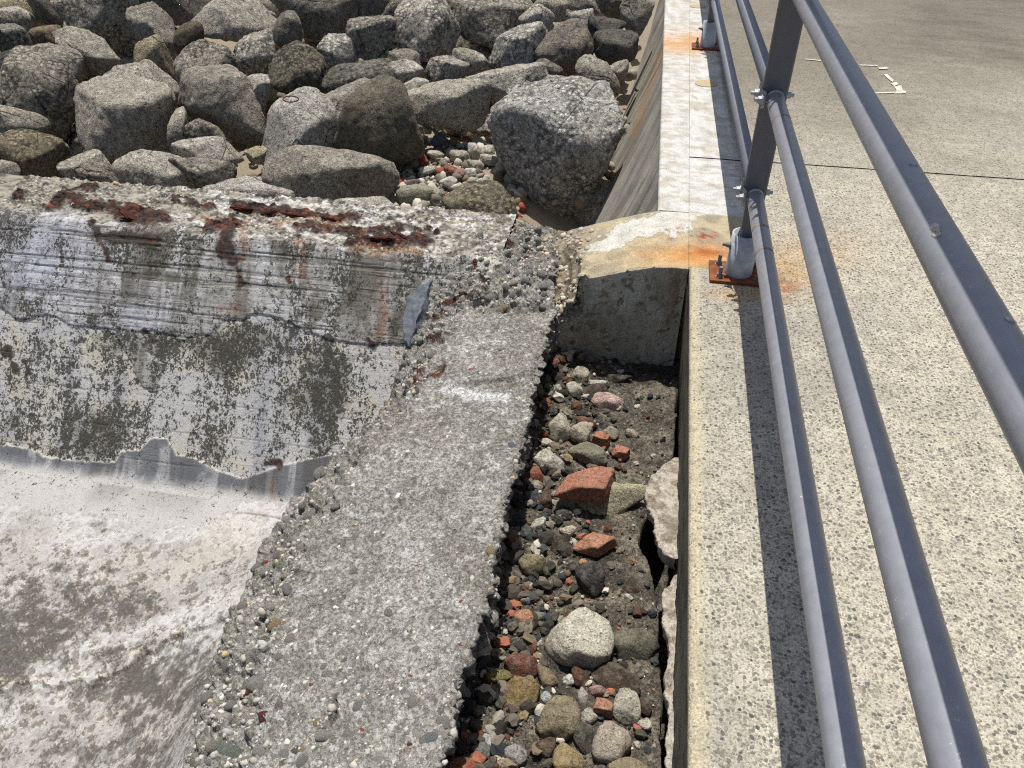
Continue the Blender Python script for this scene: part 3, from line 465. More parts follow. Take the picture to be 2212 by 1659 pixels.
q = fbm(P, 5, 5, 134); c = mix(np.zeros(P.shape)+S(150, 146, 137), S(168, 164, 155), ss(.42, .62, q)); c = mix(c, S(140, 135, 124), ss(.5, .66, fbm(P, 14, 5, 135))*.6); c = mix(c, S(130, 125, 114), .6*ss(.50, .62, fbm(P, 3.2, 4, 139)))
c = mix(c, S(96, 90, 78), ss(.6, .7, fbm(P, 70, 3, 136))*.6); c = mix(c, S(206, 203, 196), ss(.60, .70, fbm(P, 45, 4, 137))*.6)
c = mix(c, S(226, 224, 220), ss(14, 3, pdist(px+24*(f2-.5), py+24*(f1-.5), r5([(380, 1090), (520, 1120), (700, 1135)])))*.8)
c = mix(c, S(126, 120, 107), rgh*ss(.44, .6, f2)*.4); c = mix(c, S(168, 164, 154), rgh*ss(.5, .36, f2)*.5)
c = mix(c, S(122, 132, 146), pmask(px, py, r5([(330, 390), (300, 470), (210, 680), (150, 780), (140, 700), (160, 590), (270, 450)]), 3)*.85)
rm = np.zeros_like(px)
for pts, wd in ((r5([(380, 400), (500, 400), (600, 500)]), 9), (r5([(420, 370), (520, 380)]), 8), (r5([(340, 450), (420, 400)]), 8), (r5([(370, 620), (520, 580)]), 9), (r5([(260, 700), (370, 690)]), 6), (r5([(300, 830), (360, 800)]), 6), (r5([(200, 1070), (260, 1030), (360, 990)]), 9), (r5([(230, 990), (260, 1030)]), 6), (r5([(110, 950), (130, 900)]), 6), (r5([(560, 210), (700, 240), (760, 250)]), 6), (r5([(640, 300), (720, 320)]), 9), (r5([(0, 210), (420, 210)]), 6)):
    rm = np.maximum(rm, ss(wd*1.2, wd*.3, pdist(px, py, pts)+26*(fbm(P, 30, 4, 138)-.5)))
c = mix(c, S(66, 34, 28), rm*.92); c = mix(c, S(140, 76, 42), rm*ss(.55, .7, f2)*.6)
slabm = mesh('broken_slab', P, gridF(*P.shape[:2])[:, ::-1], c)
slab = link('broken_slab', slabm, mat=M['slab']); tag(slab, 'broken grey concrete slab with pebble aggregate showing along its torn edges', 'concrete slab')
SP, SN, SR, SI, SPX, SPY = P, gnormal(P), rgh, idx, px, py
SN = SN*np.where((SN[..., 2] < 0) & (idx < a-4), -1, 1)[..., None]

# pebbles set in the slab: the largest as parts, the rest as one mass
PAL = [S(158, 155, 145), S(146, 146, 141), S(168, 165, 152), S(144, 144, 138), S(154, 149, 132), S(178, 172, 154), S(138, 141, 142), S(164, 162, 157), S(190, 187, 176), S(146, 140, 124)]
def pebcol(r): return S(112, 58, 48) if r.random() < .018 else (S(184, 160, 118) if r.random() < .03 else (PAL[r.integers(len(PAL))]*.6+S(170, 166, 155)*.4)*(.95+.36*r.random()))
PEBM = []
for k in range(6):
    v, f = ICO[2]; rr = np.random.default_rng(40+k); s = np.array([1, .62+.3*rr.random(), .5+.2*rr.random()]); vv = v*s; vv = vv*(1+.6*(fbm(vv+9*k, 1.7, 3, k)-.5))[:, None]
    me = mesh('pebble', vv, f); me.materials.append(M['stone']); PEBM.append((me, vv))
vis = np.where((SI > n_dn+1) & (SI < n_dn+n_sh+n_tp+n_sd-8) & (SPY > 380) & (SPY < 1720)); wgt = (.14+.55*SR+.55*ss(1350, 1620, SPY)+.35*ss(1000, 1400, SPY))[vis]; wgt = wgt*np.where(SI[vis] > n_dn+n_sh+n_tp-3, .10, 1.)
pick = RNG.choice(len(wgt), 5000, replace=False, p=wgt/wgt.sum()); rad = .0042+.0062*RNG.random(5000)**2+.020*RNG.random(5000)**8
rad *= np.where(SR[vis][pick] > .5, 1.1, .95); rad = np.minimum(rad, .032); order = np.argsort(-rad)
def frame(nv, r):
    z = nv/np.linalg.norm(nv); x = np.cross(z, r.normal(size=3)); x /= np.linalg.norm(x); return np.stack([x, np.cross(z, x), z], 1)
VV, FF, CC, off = [], [], [], 0
handp = [(500, 1625, .052, S(150, 160, 146)), (485, 1445, .026, S(150, 150, 140)), (605, 1525, .020, S(140, 140, 134)), (578, 1549, .019, S(112, 52, 50)), (735, 1480, .014, S(214, 212, 208)), (745, 1425, .016, S(140, 142, 132)), (925, 1595, .032, S(142, 148, 148)), (600, 1420, .017, S(160, 160, 148)), (1105, 960, .026, S(132, 138, 140)), (822, 948, .024, S(112, 122, 130)), (1108, 829, .017, S(150, 128, 80)), (640, 1620, .02, S(120, 122, 112)), (470, 1410, .022, S(214, 208, 196)), (890, 1148, .011, S(196, 178, 120)), (700, 1440, .014, S(168, 168, 160)), (955, 1540, .024, S(150, 150, 140)), (665, 1120, .018, S(170, 176, 176)), (690, 1130, .016, S(186, 184, 176)), (990, 1330, .016, S(160, 160, 150))]
hit = []
for x, y, r_, cc in handp:
    d = (SPX-x)**2+(SPY-y)**2+1e6*((SI < n_dn) | (SI > n_dn+n_sh+n_tp)); i = np.unravel_index(np.argmin(d), d.shape); hit.append((SP[i], SN[i], r_, cc))
npart = 300-len(hit)
for j, k in enumerate(list(order)):
    i = (vis[0][pick[k]], vis[1][pick[k]]); cc = pebcol(RNG)
    if j < npart: hit.append((SP[i], SN[i], rad[k], cc)); continue
    R = frame(SN[i]+.25*RNG.normal(size=3), RNG); v, f = ICO[1]; vv = v*np.array([1, .6+.35*RNG.random(), .6])*rad[k]
    vv = vv*(1+.4*(RNG.random((len(v), 1))-.5)); VV.append(vv@R.T+SP[i]-SN[i]*rad[k]*.50); FF.append(f+off); off += len(v); CC.append(np.repeat(cc[None], len(v), 0))
for j, (p, n_, r_, cc) in enumerate(hit):
    R = frame(n_+.15*RNG.normal(size=3), RNG); mw = Matrix.Identity(4)
    for a_ in range(3):
        for b_ in range(3): mw[a_][b_] = R[a_, b_]*r_
        mw[a_][3] = (p-n_*r_*.50)[a_]
    o = link('pebble', PEBM[j % 6][0], slab); o.matrix_local = mw; o.color = (*cc, 1)
o = link('small_pebbles', mesh('small_pebbles', np.concatenate(VV), np.concatenate(FF), np.concatenate(CC)), slab, M['gravel']); tag(o, kind='stuff')

# pebbles and rust scabs in the broken crest of the cross wall
VV, FF, CC, off = [], [], [], 0; WP = np.array([v for v in P.shape])
wm = wall.data; wco = np.empty(len(wm.vertices)*3, np.float32); wm.vertices.foreach_get('co', wco); wco = wco.reshape(-1, 3); wno = np.empty(len(wm.vertices)*3, np.float32); wm.vertices.foreach_get('normal', wno); wno = wno.reshape(-1, 3)
cand = np.where((broken.ravel() > .6) & (rmask.ravel() < .5) & (wco[:, 0] > -3.3) & (wco[:, 1] < 3.5))[0]
for k in RNG.choice(cand, 800, replace=False):
    r_ = .004+.018*RNG.random()**5; nv = wno[k]*(1 if wno[k][2]-wno[k][1] > 0 else -1); R = frame(nv+.25*RNG.normal(size=3), RNG); v, f = ICO[1]
    VV.append((v*np.array([1, .65+.3*RNG.random(), .6])*r_)@R.T+wco[k]-nv*r_*.42); FF.append(f+off); off += len(v); CC.append(np.repeat(pebcol(RNG)[None]*1.05, len(v), 0))
o = link('crest_pebbles', mesh('crest_pebbles', np.concatenate(VV), np.concatenate(FF), np.concatenate(CC)), wall, M['gravel']); tag(o, kind='stuff')

wpx, wpy = plan(wco.astype(float))
for k, (x, y, a_, b_) in enumerate(((285, 470, .085, .05), (520, 452, .06, .03), (570, 462, .10, .02), (650, 468, .10, .016), (720, 474, .07, .016), (820, 515, .08, .025), (870, 512, .07, .025))):
    q_ = np.argmin((wpx-x)**2+(wpy-y)**2+1e6*(wco[:, 1] > 3.49)); nv = wno[q_]*(1 if wno[q_][2]-wno[q_][1] > 0 else -1); v, f = ICO[4]
    zz = nv/np.linalg.norm(nv); xx = np.array([1., 0, 0])-zz*zz[0]; xx /= np.linalg.norm(xx); Rm = np.stack([xx, np.cross(zz, xx), zz], 1); vv = v*np.array([a_*.8, b_*.45, .008]); vv = vv*(1+1.9*(fbm(v+k*3, 3.6, 5, k, .65)-.5))[:, None]
    link('rust_scab', mesh('rust_scab', vv@Rm.T+wco[q_], f), wall, M['iron'])
def plate(name, pts, th, mat, parent):
    bm = bmesh.new(); P3 = [on(*p) for p in pts]; n_ = np.cross(P3[1]-P3[0], P3[-1]-P3[0]); n_ /= np.linalg.norm(n_); n_ = n_ if n_@(CAM-P3[0]) < 0 else -n_
    va = [bm.verts.new(p) for p in P3]; vb = [bm.verts.new(p+n_*th) for p in P3]; bm.faces.new(va); bm.faces.new(vb[::-1])
    for k in range(len(va)): bm.faces.new((va[k], vb[k], vb[(k+1) % len(va)], va[(k+1) % len(va)]))
    bmesh.ops.triangulate(bm, faces=bm.faces)
    for _ in range(4): bmesh.ops.subdivide_edges(bm, edges=[e for e in bm.edges if e.calc_length() > .012], cuts=1); bmesh.ops.triangulate(bm, faces=bm.faces)
    bmesh.ops.recalc_face_normals(bm, faces=bm.faces); co = np.array([v.co[:] for v in bm.verts]); dn = (np.stack([fbm(co, 22, 4, 200+k) for k in range(3)], -1)-.5)*.03
    for v, q in zip(list(bm.verts), dn): v.co += Vector(q)
    return bmobj(name, bm, mat, parent, True)
plate('sheared_face', [(945, 556, -.20), (925, 615, -.24), (902, 690, -.30), (880, 745, -.36), (872, 735, -.37), (871, 690, -.34), (884, 630, -.29), (915, 590, -.24)], .06, M['facet'], wall)
VV, FF, CC, off = [], [], [], 0; bmv = blk.data; bco = np.empty(len(bmv.vertices)*3, np.float32); bmv.vertices.foreach_get('co', bco); bco = bco.reshape(-1, 3)
cb = np.where((bco[:, 0] < -.17) & (bco[:, 2] > -.33) & (bco[:, 1] < 3.38))[0]; pw = ss(-.17, -.32, bco[cb, 0])*np.where(bco[cb, 1] < BY+.12, 1., .25)
for k in RNG.choice(cb, 420, replace=False, p=pw/pw.sum()):
    r_ = .004+.016*RNG.random()**3; R_ = frame(np.array([-.2, -.5, 1])+.4*RNG.normal(size=3), RNG); v, f = ICO[1]
    VV.append((v*np.array([1, .65+.3*RNG.random(), .6])*r_*(1+.3*(RNG.random((len(v), 1))-.5)))@R_.T+bco[k]); FF.append(f+off); off += len(v); CC.append(np.repeat(pebcol(RNG)[None]*np.array([1.05, .98, .88]), len(v), 0))
o = link('block_pebbles', mesh('block_pebbles', np.concatenate(VV), np.concatenate(FF), np.concatenate(CC)), blk, M['gravel']); tag(o, kind='stuff')

# ------------------------------------------------------------------ trench bed
FZ = -.50
xs = np.linspace(-.62, .30, 200); ys = np.concatenate([np.linspace(-1.2, .3, 60)[:-1], np.linspace(.3, 2.94, 361)]); Xt, Yt = np.meshgrid(xs, ys, indexing='ij'); P = np.stack([Xt, Yt, 0*Xt], -1)
rb = np.array(sorted([tuple(on(x, y, FZ)) for x, y in r6([(1190, -200), (1185, 60), (1120, 200), (1060, 380), (1020, 430), (1005, 520), (1062, 650), (1090, 800), (1108, 950), (1100, 1100), (1125, 1300), (1112, 1500), (1122, 1659), (1130, 1900)])], key=lambda p: p[1]))
xe = np.interp(ys, rb[:, 1], rb[:, 0])[None]+.012*(fbm(P, 30, 3, 150)-.5)
drop = ss(0, .03, Xt-xe)*ss(2.75, 2.5, Yt)
P[..., 2] = FZ+.05*(fbm(P, 6, 4, 151)-.5)+.025*(fbm(P, 34, 4, 152)-.5)-.5*drop-.10*ss(-.36, -.55, Xt)
c = mix(np.zeros(P.shape)+S(98, 91, 79), S(128, 119, 103), ss(.45, .65, fbm(P, 20, 4, 153))); c = mix(c, S(56, 52, 46), ss(.5, .65, fbm(P, 9, 4, 154))*.7)
bed = link('trench_bed', mesh('trench_bed', P, gridF(200, 420)[:, ::-1], c), mat=M['bed']); tag(bed, kind='structure'); BEDZ = P[..., 2]
# mortar ledge at the foot of the walkway edge
le = [on(x, y, -.36) for x, y in r6([(1190, 92), (1150, 120), (1120, 150), (1070, 190), (1042, 245), (1038, 300), (1055, 350), (1090, 400), (1088, 470), (1105, 540), (1140, 580), (1188, 606)])]
le2 = [on(x, y, -.36) for x, y in r6([(1192, 690), (1160, 735), (1130, 780), (1138, 850), (1128, 900), (1150, 1000), (1160, 1100), (1142, 1200), (1140, 1300), (1160, 1400), (1145, 1500), (1152, 1659), (1140, 1800), (1150, 2100)])]
def ledge(pts, name):
    ys_ = np.array([p[1] for p in pts]); xs_ = np.array([p[0] for p in pts]); o_ = np.argsort(ys_); n = 160; yy = np.linspace(ys_.min(), ys_.max(), n); xl = np.interp(yy, ys_[o_], xs_[o_])
    xl = xl+.012*(fbm(np.stack([yy*40, 0*yy, 0*yy], -1), 1, 3, 160)-.5); t = np.concatenate([np.linspace(0, 1, 24), np.full(7, 1.)]); dz = np.concatenate([np.zeros(24), [-.008, -.02, -.035, -.05, -.06, -.065, -.07]]); dx = np.concatenate([np.zeros(24), [-.002, .0, .004, .006, .012, .03, .06]])
    P = np.zeros((n, 31, 3)); P[..., 0] = .226*(1-t)+np.minimum(xl, .224)[:, None]*t+dx; P[..., 1] = yy[:, None]; P[..., 2] = -.355+dz
    P[..., 2] += .022*(fbm(P, 26, 4, 161)-.5)+.010*(fbm(P, 90, 3, 164)-.5); P[..., 0] += .016*(fbm(P, 60, 4, 162)-.5)*(t > .5); c = mix(np.zeros(P.shape)+S(176, 167, 150), S(140, 128, 112), ss(.45, .62, fbm(P, 24, 4, 163)))
    return link(name, mesh(name, P, gridF(n, 31)[:, ::1], c), mat=M['conc'])
tag(ledge(le, 'mortar_ledge'), 'rounded lip of pale mortar under walkway edge above the dark hole', 'mortar ledge'); tag(ledge(le2, 'mortar_ledge'), 'long ragged strip of white mortar along the foot of the walkway edge', 'mortar ledge')

# gravel in the trench and on the beach
GP = [S(60, 56, 50), S(84, 78, 68), S(110, 102, 90), S(150, 144, 130), S(186, 178, 162), S(92, 64, 50), S(52, 56, 58), S(120, 106, 84), S(70, 72, 70)]
VV, FF, CC, off = [], [], [], 0
def addst(p, r_, cc):
    global off
    v, f = ICO[2] if r_ > .009 else ICO[1]; R = frame(np.array([.2, .1, 1])+.6*RNG.normal(size=3), RNG); s = np.array([1, .6+.4*RNG.random(), .45+.4*RNG.random()]); vv = v*s*((1+.5*(RNG.random((len(v), 1))-.5)) if len(v) < 100 else (1+1.7*(fbm(v*1.6+RNG.random(3)*50, 1, 3, 5)-.5))[:, None])
    VV.append((vv*r_)@R.T+p); FF.append(f+off); off += len(v); CC.append(np.repeat(cc[None], len(v), 0))
for k in range(11000):
    i, j = RNG.integers(20, 186), RNG.integers(30, 416)
    if xs[i] > xe[0, j]-.004 and ys[j] < 2.6 or (xs[i] > xe[i, j]-.01 and ys[j] < 2.6): continue
    left = ss(.08, -.30, xs[i])
    if RNG.random() > .45+.6*left: continue
    if ys[j] > 1.65 and RNG.random() > .35+.8*left: continue
    r_ = .002+.0055*RNG.random()**2+.014*RNG.random()**6*(1+left); cc = GP[RNG.choice(9, p=[.18, .17, .15, .12, .08, .08, .09, .06, .07])]*(.7+.5*RNG.random())
    if RNG.random() < .02: cc = S(150, 96, 74)
    addst(np.array([xs[i], ys[j], BEDZ[i, j]+r_*.3]), r_, cc)
o = link('trench_gravel', mesh('trench_gravel', np.concatenate(VV), np.concatenate(FF), np.concatenate(CC), False), mat=M['gravel']); tag(o, 'fine dark gravel and grit on the floor of the trench', 'gravel', kind='stuff')
VV, FF, CC, off = [], [], [], 0
for k in range(1500):
    x, y = 845+RNG.random()*285, 305+RNG.random()*190
    p = on(x, y, RZ-.33-RS*4.2, RS); r_ = .008+.02*RNG.random()**2+.05*RNG.random()**8
    addst(p+np.array([0, 0, r_*.25]), r_, (GP[RNG.choice([2, 3, 4, 4, 7, 3])]*(.8+.4*RNG.random())) if RNG.random() > .05 else S(140, 80, 62))
for k in range(900):
    x, y = -20+RNG.random()*1400, -30+RNG.random()*480; p = on(x, y, RZ-.33-RS*4.2, RS); r_ = .015+.05*RNG.random()**2; addst(p+np.array([0, 0, .02]), r_, GP[RNG.choice([2, 3, 7, 3])]*(.8+.3*RNG.random()))
o = link('beach_gravel', mesh('beach_gravel', np.concatenate(VV), np.concatenate(FF), np.concatenate(CC)), mat=M['gravel']); tag(o, 'pale broken gravel between the boulders behind the wall', 'gravel', kind='stuff')

# ------------------------------------------------------------------ rocks from measured outlines
def rock(name, pts, z, sy, mat, col, label, cat, group, ridge=.45, depth=.8, pn=9., sub=4, rough=1.0, lift=0., seed=0, tilt=.28, grow=1.02, fac=4, fz=.5):
    r = np.random.default_rng(seed+1000); A = np.array(pts, float); x, y = A[:, 0], A[:, 1]
    cr = x*np.roll(y, -1)-np.roll(x, -1)*y; ar = cr.sum()/2; gx = ((x+np.roll(x, -1))*cr).sum()/(6*ar); gy = ((y+np.roll(y, -1))*cr).sum()/(6*ar)
    d = ray(gx, gy); C = on(gx, gy, z+lift, sy); dist = np.linalg.norm(C-CAM); k = dist/np.linalg.norm(d)/F_PX
    t = (CAM-C)/dist; rx = np.cross(np.array([0, 0, 1.]), t); rx = np.cross(UP, t); rx /= np.linalg.norm(rx); uy = np.cross(t, rx)
    Q = np.stack([(x-gx)*k, -(y-gy)*k], -1)
    if ar > 0: Q = Q[::-1]
    pl = []; size = math.sqrt(abs(ar))*k
    for i in range(len(Q)):
        e = Q[(i+1) % len(Q)]-Q[i]; ln = np.hypot(*e)
        if ln < 1e-6: continue
        n = np.array([e[1], -e[0]])/ln; h = n@Q[i]
        if h < .04*size: h = .04*size
        tl = tilt*(r.random()*2-1)-.10; pl.append((np.array([n[0], n[1], tl]), h))
    umin, umax = Q[:, 1].min(), Q[:, 1].max(); vr = umax-(umax-umin)*ridge; tr = depth*size*.42
    ca = np.array([rx, uy, t]); tn = ca@np.array([0, -.15, 1.]); fn = ca@np.array([0, -1., fz])
    for n0, amt in ((tn, .22), (fn, .22)):
        n = n0+amt*r.normal(size=3)*np.array([1, .6, .6]); n /= np.linalg.norm(n); pl.append((n, max(n@np.array([0, vr, tr]), .12*size)))
    for q in range(3): n = np.array([r.normal()*.6, r.normal()*.5, 1.]); n /= np.linalg.norm(n); pl.append((n, size*depth*(.46+.12*r.random())))
    for q in range(3): n = np.array([r.normal()*.5, r.normal()*.5, -1.]); n /= np.linalg.norm(n); pl.append((n, size*depth*(.42+.12*r.random())))
    for q in range(fac):                       # knock the corners off
        n = np.array([r.normal(), r.normal(), .3+abs(r.normal())]); n /= np.linalg.norm(n); pl.append((n, 1/sum(max(n@a_/h_, 0)**pn for a_, h_ in pl)**(1/pn)*(.84+.1*r.random())))
    D, f = ICO[sub]; acc = 0
    for n, h in pl: acc = acc+np.maximum(D@n/h, 0)**pn
    R_ = acc**(-1/pn); loc = D*R_[:, None]
    for q in (0, 1):
        lo, hi = loc[:, q].min(), loc[:, q].max(); a0, a1 = Q[:, q].min(), Q[:, q].max(); g_ = (a1-a0)/(hi-lo)*grow; loc[:, q] = (loc[:, q]-(lo+hi)/2)*g_+(a0+a1)/2
    W = loc@ca
    nz = fbm(W/size*1.0+seed*3.1, 2.6, 5, seed % 97, .55)-.5; nz2 = fbm(W/size+seed*1.7, 9, 3, seed % 89)-.5
    nz3 = fbm(W/size+seed*.7, 26, 2, seed % 83)-.5 if sub > 3 else 0
    W = W*(1.03+rough*(.20*nz+.085*nz2+.03*nz3))[:, None]
    o = link(name, mesh(name, W, f), mat=mat); o.location = C; o.color = (*col, 1)
    tag(o, label, cat, group); return o
G1, G2, G3, T1, DK, WH = S(190, 182, 165), S(174, 166, 150), S(202, 194, 178), S(192, 178, 146), S(150, 143, 129), S(214, 208, 194)
